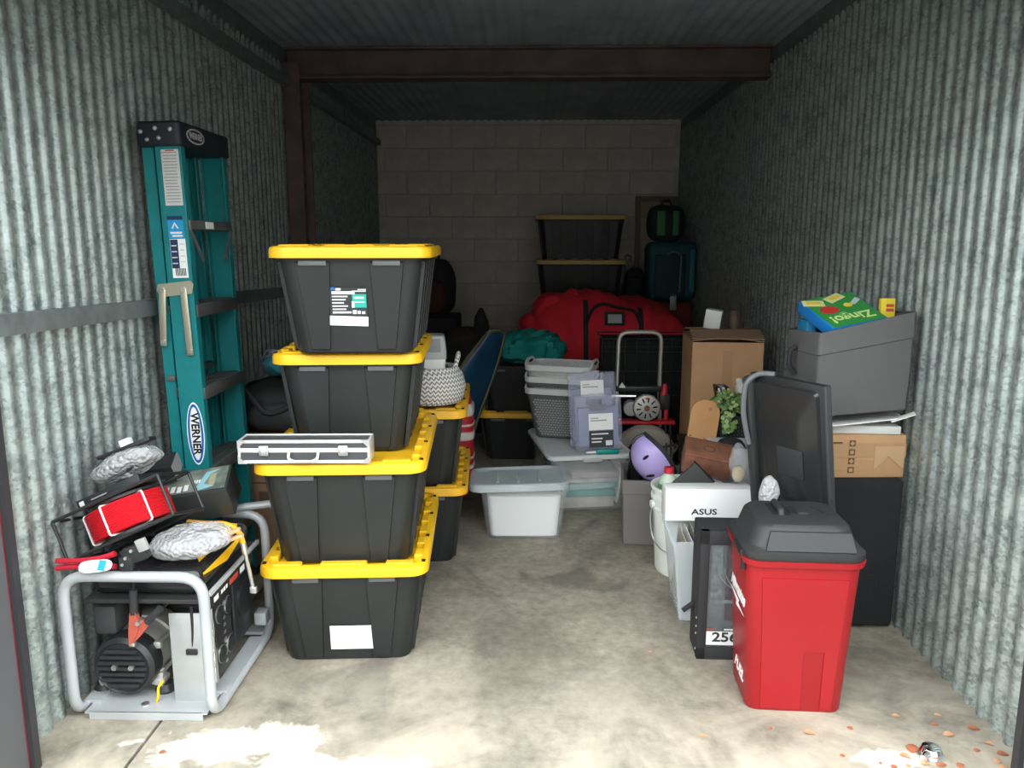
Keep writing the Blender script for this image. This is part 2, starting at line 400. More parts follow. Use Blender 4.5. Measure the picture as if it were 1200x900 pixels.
# ------------------------------------------------------------------ totes
def yat(h, H, w0, w1): return w0 + (w1 - w0) * h / H
def tote(label, loc, rz, W=.545, D=.775, H=.36, lid=YEL, body=DARK, group='black storage totes', name='storage_tote', hole=True, long_front=False):
    """loc is the centre of the base; front short end looks to local -Y"""
    t = thing(name, label, 'tote', loc, (0, 0, rz), group)
    w1, d1 = W - .055, D - .055; w0, d0 = W - .135, D - .135; h = H - .028
    b = B(); b.bin(w0, d0, w1, d1, h, r=.045, t=.004, lip=.012, liph=.02)
    if long_front: pass
    # tapering raised pilasters on the short ends and upright ribs on the long sides
    def plate(bb, side, u0, u1, u2, u3, z0, z1, pr):
        hw = lambda z: (yat(z, h, w0, w1) if side in 'lr' else yat(z, h, d0, d1)) / 2
        pts = []
        for (u, z) in ((u0, z0), (u1, z0), (u3, z1), (u2, z1)):
            for off in (-.004, pr):
                q = hw(z) + off
                pts.append(Vector({'f': (u, -q, z), 'b': (-u, q, z), 'r': (q, u, z), 'l': (-q, -u, z)}[side]))
        inn = pts[0::2]; out = pts[1::2]
        # bevelled outer face
        c = sum(out, Vector()) / 4; out2 = [p + (c - p).normalized() * .004 for p in out]
        bb.loft([inn, [i.lerp(o, .7) for i, o in zip(inn, out)], out2])
    for s in (-1, 1):
        plate(b, 'f', s * W * .205 - .028, s * W * .205 + .028, s * W * .225 - .052, s * W * .225 + .052, .012, h - .024, .007)
        plate(b, 'b', s * W * .205 - .028, s * W * .205 + .028, s * W * .225 - .052, s * W * .225 + .052, .012, h - .024, .007)
    for u in (-.36, -.18, .0, .18, .36):
        for sd in 'lr': plate(b, sd, u * D * .92 - .022, u * D * .92 + .022, u * D - .034, u * D + .034, .012, h - .024, .009)
    obj('body', b, body, t, ang=30)
    for s in (-1, 1):
        b = B(); b.box((s * W * .225, -yat(h - .03, h, d0, d1) / 2 - .008, h - .028), (.085, .012, .016), bev=.003); obj('tab', b, TOTE_EDGE, t)
    if lid:
        b = B(); g = lambda dw, z, r=.06: rrect(W - dw, D - dw, r - dw / 3 if r - dw / 3 > .01 else .01, z, 5)
        z = h - .012
        b.loft([g(.03, z + .004), g(.0, z), g(-.0, z + .022), g(.006, z + .031), g(.018, z + .035), g(.05, z + .036), g(.058, z + .018), g(.10, z + .016)])
        # notched blocks stepping in from the rim
        for sx in (-1, 1):
            for i in range(6):
                y = (-.5 + (i + .5) / 6) * (D - .12)
                b.box((sx * (W / 2 - .0355), y, z + .027), (.030, (D - .12) / 6 * .56, .026), bev=.004, seg=1)
        for sy in (-1, 1):
            for i, wd in ((-1, .09), (0, .15), (1, .09)):
                b.box((i * W * .33, sy * (D / 2 - .0355), z + .027), (wd, .030, .026), bev=.004, seg=1)
        lo = obj('lid', b, lid, t)
        if hole:
            hb = B(); hb.box((0, 0, 0), (.012, .014, .004)); hm = mesh_of(hb, 'latch_slot', HOLE)
            for sx in (-1, 1):
                for y in (-.44, -.15, .15, .42): obj('latch_slot', hm, HOLE, lo, (sx * (W / 2 - .016), y * D, z + .0365))
    return t
def front_center(fl, fr, rz, W, D, z):
    """centre of the base from the front edge's midpoint"""
    mx, my = (fl[0] + fr[0]) / 2, (fl[1] + fr[1]) / 2
    return (mx - math.sin(rz) * D / 2, my + math.cos(rz) * D / 2, z)
rz = R(3.6)
T1 = tote('black tote at the floor of the front stack with a blank white sticker', front_center((-.864, 2.36), (-.323, 2.395), rz, 0, .775, 0), rz)
T2 = tote('black tote carrying the slim aluminium case on its yellow lid', front_center((-.864, 2.36), (-.323, 2.395), rz, 0, .775, .342), rz)
rz3 = R(3.6)
T3 = tote('black tote standing behind the slim aluminium case', front_center((-.836, 2.50), (-.345, 2.532), rz3, 0, .635, .684), rz3, W=.49, D=.635, H=.345)
T4 = tote('topmost black tote of the front stack with a printed product label', front_center((-.795, 2.395), (-.297, 2.43), rz3, 0, .71, 1.031), rz3, W=.50, D=.71, H=.340)
# stickers on the totes
def tote_sticker(t, W, D, H, x, z, sw, sh, m, roll=0, name='sticker', off=.004):
    h = H - .028; d0, d1 = D - .135, D - .055
    y = -yat(z, h, d0, d1) / 2 - off
    tilt = math.atan(((d1 - d0) / 2) / h)
    M = Matrix.Translation((x, y, z)) @ Matrix.Rotation(PI / 2 + tilt, 4, 'X') @ Matrix.Rotation(roll, 4, 'Z')
    b = B(); b.prism([(-sw / 2, -sh / 2), (sw / 2, -sh / 2), (sw / 2, sh / 2), (-sw / 2, sh / 2)], M, .0012)
    return obj(name, b, m, t), M
s1, M1 = tote_sticker(T1, .545, .775, .36, .015, .088, .142, .088, WHITE)
bars(mat('faded_yellow', (.75, .70, .45), .7), s1, [(-.05, -.040, .055, -.036), (.01, .012, .045, .03)], M1 @ Matrix.Translation((0, 0, .0012)), 'faint_mark')
s4, M4 = tote_sticker(T4, .50, .71, .340, -.01, .165, .115, .088, mat('label_black', (.03, .035, .035), .4))
M4b = M4 @ Matrix.Translation((0, 0, .0012))
PRN = mat('print_white', (.75, .76, .75), .6); PTEAL = mat('print_teal', (.02, .38, .30), .5)
bars(PRN, s4, [(-.05, .024, .02, .033)] + [(-.05, .015 - i * .010, -.002 - (i % 3) * .006, .019 - i * .010) for i in range(5)] + [(-.05, -.036, .008, -.030), (.012, -.038, .024, -.026), (.027, -.038, .036, -.028), (.04, -.038, .050, -.03), (.03, .037, .055, .04), (.012, .032, .055, .035)], M4b, 'print')
bars(PTEAL, s4, [(.012, -.018, .055, .024)], M4b, 'print_patch'); bars(PRN, s4, [(.018, .010, .048, .016), (.02, -.002, .05, .001), (.01, -.018, .018, .002)], M4b @ Matrix.Translation((0, 0, .0006)), 'print')
bars(BLUE, s4, [(-.052, .036, -.040, .046)], M4b, 'logo_patch'); bars(PRN, s4, [(-.038, .036, -.022, .043)], M4b, 'print')
s5, M5 = tote_sticker(T4, .50, .71, .340, -.013, .105, .122, .030, WHITE, R(-2), off=.004)
bars(mat('print_grey', (.45, .45, .45), .6), s5, [(.01, -.009, .018, .006), (.026, -.006, .028, .008), (.04, -.003, .046, .004)], M5 @ Matrix.Translation((0, 0, .0012)), 'print')
# second stack
rz2 = R(3)
tote('black tote at the floor of the stack under the chevron basket', (-.53, 3.56, 0), rz2, W=.51, D=.72, H=.36, lid=YEL2)
tote('black tote holding the chevron basket on its yellow lid', (-.53, 3.56, .342), rz2, W=.51, D=.72, H=.352, lid=YEL2)
# middle pair
tote('black tote with yellow lid standing under the lidless black tote', (-.07, 5.2, 0), R(-2), W=.50, D=.66, H=.325, lid=YEL2)
tote('lidless black tote holding the crumpled teal fabric', (-.07, 5.20, .305), R(-2), W=.49, D=.65, H=.335, lid=None)
# far stack, long sides to the door
PALE = mat('tote_lid_pale', (.52, .36, .10), .5)
zf = 0
for k, (H, lab) in enumerate(((.46, 'dark tote at the foot of the back stack behind the red bag'), (.44, 'dark tote in the back stack just above the foot tote'), (.375, 'dark tote second from the top of the stack by the block wall'), (.375, 'dark tote on top of the stack by the block wall'))):
    tote(lab, (.42, 6.75, zf), R(90), W=.50, D=.74, H=H, lid=PALE, body=DARK, hole=False); zf += H - .018

# ------------------------------------------------------------------ slim aluminium case
c = thing('aluminium_case', 'slim aluminium edged case with black panels lying in front of the totes', 'case', (-.695, 2.405, .7045), (0, 0, R(2)))
Wc, Dc, Hc = .405, .085, .072
b = B(); b.box((0, 0, Hc / 2), (Wc - .004, Dc - .004, Hc - .004)); obj('body', b, mat('case_black', (.05, .052, .056), .45, bump=.3, bscale=300), c)
ALU = mat('aluminium', (.80, .80, .80), .35, .55)
for z in (.004, Hc - .004):
    for y in (-1, 1): b = B(); b.box((0, y * (Dc / 2 - .003), z), (Wc, .010, .010), bev=.002); obj('edge_rail', b, ALU, c)
b = B(); b.box((0, 0, Hc * .56), (Wc + .002, Dc + .002, .014), bev=.002); obj('centre_rail', b, ALU, c)
for x in (-1, 1):
    b = B(); b.box((x * (Wc / 2 - .003), 0, Hc / 2), (.008, Dc + .001, Hc), bev=.002); obj('end_rail', b, ALU, c)
    b = B(); b.box((x * .122, -Dc / 2 - .005, Hc * .56), (.030, .008, .032), bev=.003); lt = obj('latch', b, STEEL, c)
    b = B(); b.box((x * .122, -Dc / 2 - .010, Hc * .50), (.016, .006, .016), bev=.002); obj('hasp', b, CHROME, lt)
for sx in (-1, 1):
    for z in (.008, Hc - .008):
        b = B(); sg = 1 if z < .03 else -1
        M = Matrix.Translation((sx * (Wc / 2), -Dc / 2 - .002, z - sg * .009)) @ Matrix.Rotation(PI / 2, 4, 'X')
        b.prism([(0, 0), (-sx * .026, 0), (0, sg * .026)], M, .003); obj('corner_guard', b, STEEL, c)
b = B(); b.tube([(-.045, -Dc / 2 - .004, .036), (-.045, -Dc / 2 - .016, .018), (-.03, -Dc / 2 - .018, .010), (.03, -Dc / 2 - .018, .010), (.045, -Dc / 2 - .016, .018), (.045, -Dc / 2 - .004, .036)], .0045, fil=.012); obj('handle', b, ALU, c)

# ------------------------------------------------------------------ stepladder
lad = thing('stepladder', 'teal fibreglass stepladder folded and leaning on the corrugated wall', 'ladder', (-1.14, 2.75, 0.002), (0, R(-1.2), 0))
LH = 1.73
def channel(x0, x1, y, z0, z1, flange, sgn):
    b = B(); t = .005; b.box(((x0 + x1) / 2, y, (z0 + z1) / 2), (x1 - x0, t, z1 - z0), bev=.0015, seg=1)
    for x in (x0 + t / 2, x1 - t / 2): b.box((x, y + sgn * flange / 2, (z0 + z1) / 2), (t, flange, z1 - z0), bev=.0015, seg=1)
    return b
for y, sg in ((0, 1), (.40, -1)):
    b = channel(-.088, 0, y, .03, LH, .032, sg); obj('side_rail', b, TEAL, lad)
    b = channel(-.139, -.100, y + sg * .016, .02, LH - .02, .028, sg); obj('rear_leg', b, TEAL, lad)
    b = B(); b.box((-.042, y + sg * .015, .016), (.10, .05, .032), bev=.006); obj('foot', b, BLACK, lad)
    b = B(); b.box((-.122, y + sg * .015, .012), (.05, .05, .024), bev=.006); obj('foot', b, BLACK, lad)
STEP = mat('step_grey', (.115, .12, .118), .5, .3, var=.12)
for z in (.27, .565, .86, 1.155):
    b = B(); b.box((-.048, .2, z), (.105, .385, .010), bev=.002); b.box((.002, .2, z - .018), (.006, .385, .042), bev=.002); b.box((-.098, .2, z - .014), (.006, .385, .03), bev=.002)
    for k in range(5): b.box((-.09 + k * .02, .2, z + .006), (.006, .38, .004))
    st = obj('step', b, STEP, lad)
b = B(); b.box((-.018, .2, 1.435), (.05, .385, .034), bev=.003); hb_ = obj('top_brace', b, STEP, lad)
b = B(); b.box((.008, .17, 1.435), (.002, .07, .024)); obj('size_label', b, WHITE, hb_)
for sg, y in ((1, .39), (-1, .01)):
    b = B(); b.cyl((.004, y, 1.42), (.004, y - sg * .09, 1.31), .006, 6); obj('gusset', b, STEP, lad)
for z in (.4, .9):
    b = B(); b.box((-.115, .2, z), (.03, .385, .02), bev=.002); obj('rear_bar', b, STEP, lad)
CAPM = mat('cap_navy', (.012, .016, .022), .5)
b = B(); b.loft([rrect(.145, .44, .015, LH - .035, 3, -.064, .2), rrect(.152, .45, .018, LH - .03, 3, -.064, .2), rrect(.152, .45, .018, LH + .038, 3, -.064, .2), rrect(.14, .44, .014, LH + .045, 3, -.064, .2)])
cp = obj('top_cap', b, CAPM, lad)
for x, z in ((-.12, LH + .012), (-.07, LH + .022), (-.02, LH + .018), (-.10, LH - .014), (-.06, LH - .010)):
    b = B(); b.lathe([(.008, 0), (.006, .004), (.0, .005)], 10, Matrix.Translation((x, -.0255, z)) @ Matrix.Rotation(PI / 2, 4, 'X')); obj('rivet', b, STEEL, cp)
def oval(cx, cy, rx, ry, n=28): return [(cx + rx * math.cos(2 * PI * i / n), cy + ry * math.sin(2 * PI * i / n)) for i in range(n)]
MX = Matrix.Translation((.0125, .10, LH + .006)) @ Matrix.Rotation(PI / 2, 4, 'Z') @ Matrix.Rotation(PI / 2, 4, 'X')
b = B(); b.prism(oval(0, 0, .075, .026), MX, .001); ov = obj('badge', b, mat('badge_grey', (.42, .43, .44), .5), cp)
b = B(); b.prism(oval(0, 0, .066, .020), MX, .0016); obj('badge_field', b, CAPM, ov)
t_ = text('WERNER', .030, mat('badge_grey', (0, 0, 0)), ov, None, None, squash=.9, bold=.0006); t_.matrix_local = MX @ Matrix.Translation((0, 0, .0022))
# stickers on the near rail's web (facing the door)
def stick(x0, x1, z0, z1, m, name='sticker', y=-.0027, t=.0008, parent=lad):
    b = B(); b.box(((x0 + x1) / 2, y - t / 2, (z0 + z1) / 2), (x1 - x0, t, z1 - z0)); return obj(name, b, m, parent)
LAB = mat('label_pale', (.62, .62, .60), .6); PRG = mat('print_dim', (.33, .33, .34), .6)
s = stick(-0.068, -0.008, 1.50, 1.685, LAB, 'warning_sticker')
b = B()
for i in range(17): b.box((-.038 - random.uniform(0, .004), -.0038, 1.675 - i * .0102), (.05 - random.uniform(0, .010), .0006, .0035))
obj('print', b, PRG, s); b = B(); b.box((-.038, -.0038, 1.6815), (.03, .0006, .004)); obj('print', b, mat('print_red', (.5, .06, .05), .6), s)
s = stick(-0.068, -0.014, 1.39, 1.465, CYAN, 'brand_sticker')
stick(-0.068, -0.014, 1.452, 1.465, mat('navy', (.01, .03, .09), .5), 'heading_band', -.0036, .0006, s)
b = B(); b.prism([(-.012, -.012), (.0, .01), (.014, -.012), (.008, -.012), (.0, .002), (-.006, -.012)], Matrix.Translation((-.044, -.0036, 1.435)) @ Matrix.Rotation(PI / 2, 4, 'X'), .0006); obj('ladder_mark', b, PRN, s)
bars(PRN, s, [(-.02, 0, .02, .007), (-.014, -.010, .022, -.004)], face_front(-.041, -.0036, 1.405))
s = stick(-0.066, -0.012, 1.255, 1.388, WHITE, 'barcode_sticker')
b = B(); b.box((-.052, -.0038, 1.337), (.026, .0006, .098)); obj('heading_panel', b, mat('navy', (0, 0, 0)), s)
b = B()
for i in range(4): b.box((-.053, -.0045, 1.365 - i * .02), (.018, .0006, .004)); b.box((-.026, -.0038, 1.37 - i * .02), (.016, .0006, .004))
obj('print', b, LAB, s)
b = B()
for i in range(9): b.box((-.054 + i * .0042, -.0038, 1.275), (.0022, .0006, .026))
obj('barcode', b, HOLE, s)
for i in range(4): pass
MO = Matrix.Translation((-.038, -.0027, .70)) @ Matrix.Rotation(PI / 2, 4, 'X')
b = B(); b.prism(oval(0, 0, .031, .115), MO, .0008); o1 = obj('brand_badge', b, WHITE, lad)
b = B(); b.prism(oval(0, 0, .0275, .109), MO, .0013); obj('badge_ring', b, BLUE, o1)
b = B(); b.prism(oval(0, 0, .0195, .098), MO, .0018); obj('badge_field', b, WHITE, o1)
t_ = text('WERNER', .040, HOLE, o1, None, None, squash=.95, bold=.0012); t_.matrix_local = MO @ Matrix.Translation((0, 0, .0023)) @ Matrix.Rotation(-PI / 2, 4, 'Z')
# folded spreader
BRASS = mat('spreader_metal', (.50, .47, .36), .38, .7)
sp = B(); sp.prism([(-.145, 1.235), (-.03, 1.245), (-.02, 1.232), (-.028, 1.20), (-.14, 1.19), (-.15, 1.215)], Matrix.Translation((.025, -.006, 0)) @ Matrix.Rotation(PI / 2, 4, 'X'), .004)
sp_ = obj('spreader_plate', sp, BRASS, lad)
for (x0, x1, zb) in ((-.103, -.118, 1.02), (-.030, -.026, .985)):
    b = B(); b.box(((x0 + x1) / 2, -.014, (1.22 + zb) / 2), (.024, .008, 1.22 - zb), (0, math.atan((x0 - x1) / (1.22 - zb)), 0), bev=.003); obj('spreader_arm', b, BRASS, sp_)
    b = B(); b.cyl((x1 + .003, -.024, zb + .015), (x1 + .003, -.008, zb + .015), .007, 10); obj('rivet', b, STEEL, sp_)
    b = B(); b.cyl((x0, -.022, 1.215), (x0, -.008, 1.215), .008, 10); obj('rivet', b, STEEL, sp_)

# ------------------------------------------------------------------ generator
G = thing('generator', 'portable generator in a grey tube frame beside the corrugated wall', 'generator', (-1.115, 2.34, 0))
gx0, gx1, gy0, gy1, gz1, gr = -.205, .198, -.253, .275, .448, .0155
zb = .0165
b = B(); b.tube([(gx0, gy0, zb), (gx0, gy0, gz1), (gx1, gy0, gz1), (gx1, gy0, zb), (gx1, gy1, zb), (gx1, gy1, gz1), (gx0, gy1, gz1), (gx0, gy1, zb)], gr, 12, True, .07)
obj('tube_frame', b, GREYT, G)
b = B(); b.box((.0, gy0 + .088, .022), (.36, .17, .006)); b.box((.0, gy0 + .004, .013), (.335, .004, .024)); b.box((0, gy1 - .03, .03), (.38, .05, .01)); b.box((.18, .02, .03), (.05, .34, .01)); b.box((-.18, .02, .03), (.05, .45, .01)); obj('base_plate', b, GREYT, G)
b = B(); b.box((.0, .02, .40), (.33, .42, .085), bev=.03, seg=3); tk = obj('fuel_tank', b, mat('tank_black', (.016, .016, .017), .15), G)
b = B(); b.box((0, .02, .352), (.345, .46, .014), bev=.003); obj('tank_tray', b, mat('tray_black', (.03, .03, .03), .3), G)
b = B(); b.cyl((-.04, .05, .44), (-.04, .05, .468), .035, 18); obj('fuel_cap', b, BLACK, tk)
# yellow decal wrapped on the tank's right shoulder
b = B(); b.prism([(-.19, -.01), (-.13, .045), (-.05, .07), (.12, .065), (.17, .03), (.10, -.014), (-.05, -.03)], Matrix.Translation((.150, .02, .415)) @ Matrix.Rotation(PI / 2, 4, 'Z') @ Matrix.Rotation(PI / 2 - .9, 4, 'X') @ Matrix.Translation((0, 0, .012)), .0015); obj('yellow_decal', b, YEL, tk)
# side band under the tank
b = B(); b.box((.186, .02, .366), (.012, .42, .014), bev=.003); obj('trim_rail', b, GREYT, G)
b = B(); b.box((.178, .0, .332), (.012, .36, .036), bev=.002); bd = obj('name_band', b, BLACK, G)
MXR = lambda x, y, z: Matrix.Translation((x, y, z)) @ Matrix.Rotation(PI / 2, 4, 'Z') @ Matrix.Rotation(PI / 2, 4, 'X')
bars(PRN, bd, [(-.155, -.008, -.12, .008), (-.10, -.006, -.085, .006), (-.08, -.006, -.066, .006), (-.06, -.006, -.048, .006), (.06, -.010, .10, .010)], MXR(.1841, 0, .332))
bars(mat('print_red', (0, 0, 0)), bd, [(-.03, -.009, .04, .009)], MXR(.1841, 0, .332), 'print_patch')
# alternator
YA = -.16; ca = Vector((-.088, YA, .132)); MY = Matrix.Translation(ca) @ Matrix.Rotation(-PI / 2, 4, 'X')
ALT = mat('cast_alu', (.52, .51, .48), .45, .6, var=.1)
b = B(); b.lathe([(.0, 0), (.078, 0), (.088, .012), (.09, .05), (.09, .11), (.098, .112), (.098, .18), (.06, .19), (0, .19)], 32, MY); alt = obj('alternator', b, ALT, G)
b = B(); b.lathe([(.093, .03), (.095, .0), (.092, -.022), (.080, -.034), (.076, -.030), (.0, -.028)], 32, MY); cv = obj('end_cover', b, BLACK, alt)
for i in range(7):
    z = -.055 + i * .018; hw = math.sqrt(max(.001, .072 ** 2 - z ** 2))
    b = B(); b.box((ca.x, ca.y - .036, ca.z + z), (2 * hw, .012, .007), (R(35), 0, 0), bev=.002, seg=1); obj('louvre', b, BLACK, cv)
for x in (-.02, .03): b = B(); b.cyl((ca.x + x, ca.y - .034, ca.z + .006), (ca.x + x, ca.y - .046, ca.z + .006), .0085, 6); obj('bolt', b, STEEL, cv)
for a in (30, 70, -30): b = B(); p = Vector((math.cos(R(a)) * .1, .0, math.sin(R(a)) * .1)); b.cyl(ca + p + Vector((0, .02, 0)), ca + p + Vector((0, .20, 0)), .006, 8); b.box(ca + p + Vector((0, .02, 0)), (.022, .02, .022), bev=.004); obj('through_bolt', b, ALT, alt)
for s in (-1, 1):
    b = B(); b.box((ca.x + s * .075, ca.y + .03, .065), (.05, .05, .025), (0, s * R(15), 0), bev=.006); b.cyl((ca.x + s * .085, ca.y + .03, .05), (ca.x + s * .085, ca.y + .03, .098), .008, 8); obj('mount_bracket', b, ALT, G)
    b = B(); b.lathe([(.026, 0), (.032, .012), (.022, .03)], 14, Matrix.Translation((ca.x + s * .095, ca.y + .03, .022)), True, True); obj('rubber_mount', b, BLACK, G)
b = B(); b.tube([(ca.x + .02, ca.y + .01, ca.z + .09), (ca.x + .03, ca.y + .03, ca.z + .14), (ca.x - .02, ca.y + .08, ca.z + .18)], .012, fil=.03); obj('cable_boot', b, BLACK, G)
# engine behind
b = B(); b.box((-.03, .14, .17), (.20, .18, .24), bev=.02); b.box((-.07, .12, .30), (.12, .14, .08), bev=.02)
for k in range(6): b.box((-.03, .14, .08 + k * .03), (.215, .19, .008))
obj('engine', b, mat('engine_black', (.025, .025, .026), .5), G)
b = B(); b.box((-.148, -.06, .265), (.07, .20, .095), bev=.014); obj('muffler_box', b, mat('box_charcoal', (.045, .045, .047), .6), G)
# zinc inner panel and outlet panel
b = B(); b.box((.112, -.185, .163), (.105, .006, .285), bev=.002); obj('inner_panel', b, ZINC, G)
b = B(); b.box((.168, -.075, .19), (.010, .14, .25), bev=.004); op = obj('outlet_panel', b, mat('panel_black', (.02, .02, .021), .35), G)
b = B(); b.box((.172, -.150, .19), (.014, .016, .25), bev=.003); obj('chrome_edge', b, CHROME, op)
for z in (.10, .165, .23):
    b = B(); b.box((.158, -.163, z), (.035, .02, .010), bev=.002); obj('hinge_lug', b, STEEL, op)
for y, z in ((-.10, .26), (-.03, .26), (-.10, .13), (-.03, .13)):
    b = B(); b.lathe([(.026, 0), (.026, .006), (.020, .008), (.0, .005)], 18, MXR(.173, y, z)); ou = obj('outlet', b, BLACK, op)
    b = B(); b.lathe([(.028, 0), (.028, .004), (.0265, .004)], 18, MXR(.173, y, z)); obj('ring', b, STEEL, ou)
for k in range(9): b = B(); b.box((.1745, -.065, .09 + k * .024), (.002, .014, .010)); obj('switch', b, STEEL, op)
b = B(); b.box((.168, .10, .20), (.012, .16, .22), bev=.01); b.cyl((.165, .1, .22), (.182, .1, .22), .06, 20); obj('recoil_cover', b, BLACK, G)
b = B(); b.box((gx1, .20, .105), (.04, .05, .045), bev=.004); obj('clamp', b, GREYT, G)
# upper handle tube and cord
b = B(); b.tube([(.02, .24, .470), (.22, .292, .480), (.235, .30, .46)], .013, fil=.02); obj('handle', b, GREYT, G)
b = B(); b.tube([(.13, -.19, .33), (.128, -.186, .25), (.124, -.184, .20)], .0045, 8); b.box((.122, -.187, .185), (.034, .016, .018), bev=.003); b.box((.108, -.183, .215), (.018, .008, .05)); obj('cord_plug', b, BLACK, G)
b = B(); b.tube([(.02, -.17, .078), (.012, -.19, .07), (.016, -.20, .045), (.008, -.198, .028)], .004, 8, fil=.01); obj('earth_wire', b, YEL, G)
b = B(); b.lathe([(.012, 0), (.012, .004), (0, .005)], 12, Matrix.Translation((-.02, -.21, .025))); obj('nut', b, STEEL, G)
# jumper clamp hanging on the tray
jc = thing('jumper_clamp', 'red jumper cable clamp with black handles hanging inside the generator', 'clamp', (-1.13, 2.135, .24))
CL = mat('clamp_red', (.38, .075, .05), .5)
MJ = lambda x, z: Matrix.Translation((x, -.012, z)) @ Matrix.Rotation(PI / 2, 4, 'X')
b = B(); b.prism([(-.012, .085), (.004, .09), (.012, .062), (.008, .03), (-.012, -.01), (-.022, -.008), (-.02, .03)], MJ(-.005, .0), .014); obj('jaw', b, CL, jc)
b = B(); b.prism([(.0, .062), (.03, .062), (.036, .05), (.006, .012), (-.018, -.012), (-.02, .0)], MJ(.0, .0), .010); obj('jaw', b, CL, jc)
b = B(); b.tube([(-.008, -.018, .08), (-.004, -.018, .155)], .011, 10); obj('grip', b, BLACKM, jc)
b = B(); b.tube([(.028, -.018, .055), (.072, -.018, .10)], .011, 10); obj('grip', b, BLACKM, jc)
b = B(); b.cyl((.008, -.036, .058), (.008, -.005, .058), .007, 10); obj('pivot', b, STEEL, jc)
b = B(); b.box((-.02, -.018, -.014), (.018, .014, .012), bev=.003); obj('tooth_tip', b, STEEL, jc)
b = B(); b.tube([(-.004, -.018, .15), (.0, -.016, .19), (.004, .01, .205)], .003, 6); obj('lead', b, BLACK, jc)

# ------------------------------------------------------------------ things on the generator
# wire spool in rod rack
reel = thing('wire_spool', 'spool of red wire with white ties held in a black rod rack', 'spool', (-1.19, 2.25, .572), (R(-16), R(-24), R(6)))
b = B(); r0 = .118
prof = [(.05, -.042)]
for k in range(14):
    z = -.042 + .084 * (k + .5) / 14; prof += [(r0 - .0015, z - .003), (r0 + .0015, z), (r0 - .0015, z + .003)]
prof += [(.05, .042)]
b.lathe(prof, 40); obj('wire_coil', b, mat('wire_red', (.55, .012, .022), .35), reel, ang=60)
for a in (205, 262, 320):
    b = B(); x, y = math.cos(R(a)), math.sin(R(a)); q = r0 + .003
    b.tube([(x * .06, y * .06, -.046), (x * q, y * q, -.045), (x * q, y * q, .045), (x * .06, y * .06, .046)], .003, 6, fil=.008); obj('tie', b, WHITE, reel)
for z in (-.052, .052): b = B(); b.lathe([(.03, z - .004), (.10, z - .004), (.10, z + .004), (.03, z + .004)], 24); obj('flange', b, BLACK, reel)
for y in (-.105, .10):
    b = B(); b.tube([(-.165, y, -.062), (-.165, y, .062), (.165, y, .062), (.165, y, -.062)], .005, 8, True, .004); obj('rack_loop', b, BLACK, reel)
for x, z in ((-.165, .062), (.165, .062), (-.165, -.062), (.165, -.062)): b = B(); b.cyl((x, -.105, z), (x, .10, z), .005, 8); obj('rack_rod', b, BLACK, reel)
# boxes around it
bx = thing('printed_black_carton', 'long black carton with white lettering standing on the generator by the ladder', 'box', (-1.13, 2.535, .495), (R(24), R(-8), R(6)))
b = B(); b.box((0, 0, .055), (.31, .13, .110), bev=.002); obj('carton', b, mat('carton_black', (.03, .033, .033), .4), bx)
b = B(); b.box((0, .005, .1105), (.292, .11, .0012)); pc = obj('printed_top', b, mat('carton_print', (.10, .12, .11), .35, col2=(.22, .25, .20), vscale=22), bx)
bars(PRN, pc, [(-.135 + k * .021, -.045 + .004 * (k % 2), -.121 + k * .021, -.012 - .004 * (k % 3 == 0)) for k in range(8)] + [(.04 + k * .008, -.01, .045 + k * .008, .006) for k in range(5)], Matrix.Translation((0, 0, .1112)), 'heading_print')
b = B(); b.prism([(.05, -.04), (.075, .04), (.12, .048), (.09, .03), (.075, -.02), (.11, -.035), (.06, -.048)], Matrix.Translation((0, .0, .111)), .001); obj('swoosh', b, mat('swoosh_blue', (.25, .48, .55), .4), pc)
b = B(); b.box((.10, .0, .111), (.02, .06, .001)); obj('picture_patch', b, mat('khaki', (.35, .33, .22), .5), pc)
bk = thing('small_black_box', 'small black box with a grey end tilted behind the bubble wrap', 'box', (-1.225, 2.488, .607), (R(24), R(-8), R(5)))
b = B(); b.box((0, .02, .03), (.15, .08, .06), bev=.002); obj('carton', b, BLACK, bk)
b = B(); b.box((.0757, .02, .03), (.001, .078, .058)); obj('end_panel', b, mat('end_grey', (.22, .22, .22), .6), bk)
fb = thing('flat_black_box', 'flat black box with a small white square under the bubble wrap', 'box', (-1.235, 2.302, .618), (R(-16), R(-24), R(6)))
b = B(); b.box((0, 0, .014), (.20, .16, .028), bev=.002); obj('carton', b, BLACK, fb)
b = B(); b.box((-.085, -.0808, .014), (.014, .001, .014)); obj('white_square', b, LAB, fb); b = B(); b.box((-.03, -.0808, .014), (.05, .001, .003)); obj('print', b, PRG, fb)
# bubble wrap parcels
def parcel(name, label, loc, rot, rad, seed, extra=None):
    t = thing(name, label, 'parcel', loc, rot)
    b = B(); b.blob((0, 0, 0), rad, 2.3, .022, 11, seed, 40, 22, ridge=True); obj('wrap', b, BUB, t, ang=70)
    b = B(); b.blob((0, 0, -.004), (rad[0] * .8, rad[1] * .75, rad[2] * .6), 3, .006, 8, seed + 3); obj('wrapped_contents', b, mat('contents_grey', (.10, .10, .105), .6), t)
    return t
p1 = parcel('bubble_wrap_parcel', 'bubble wrapped parcel lying on the flat black box', (-1.222, 2.318, .713), (R(-12), R(-24), R(6)), (.105, .07, .038), 2)
b = B(); b.box((.02, -.01, .043), (.17, .05, .012), (0, R(3), 0), bev=.003); obj('device_edge', b, BLACK, p1)
b = B(); b.box((.03, -.02, .058), (.03, .03, .020), bev=.002); obj('white_tag', b, WHITE, p1)
parcel('bubble_wrap_parcel', 'bubble wrapped parcel slumped on the generator tank by the yellow hose', (-1.00, 2.222, .505), (R(5), R(-5), R(8)), (.112, .085, .036), 5)
b = B()
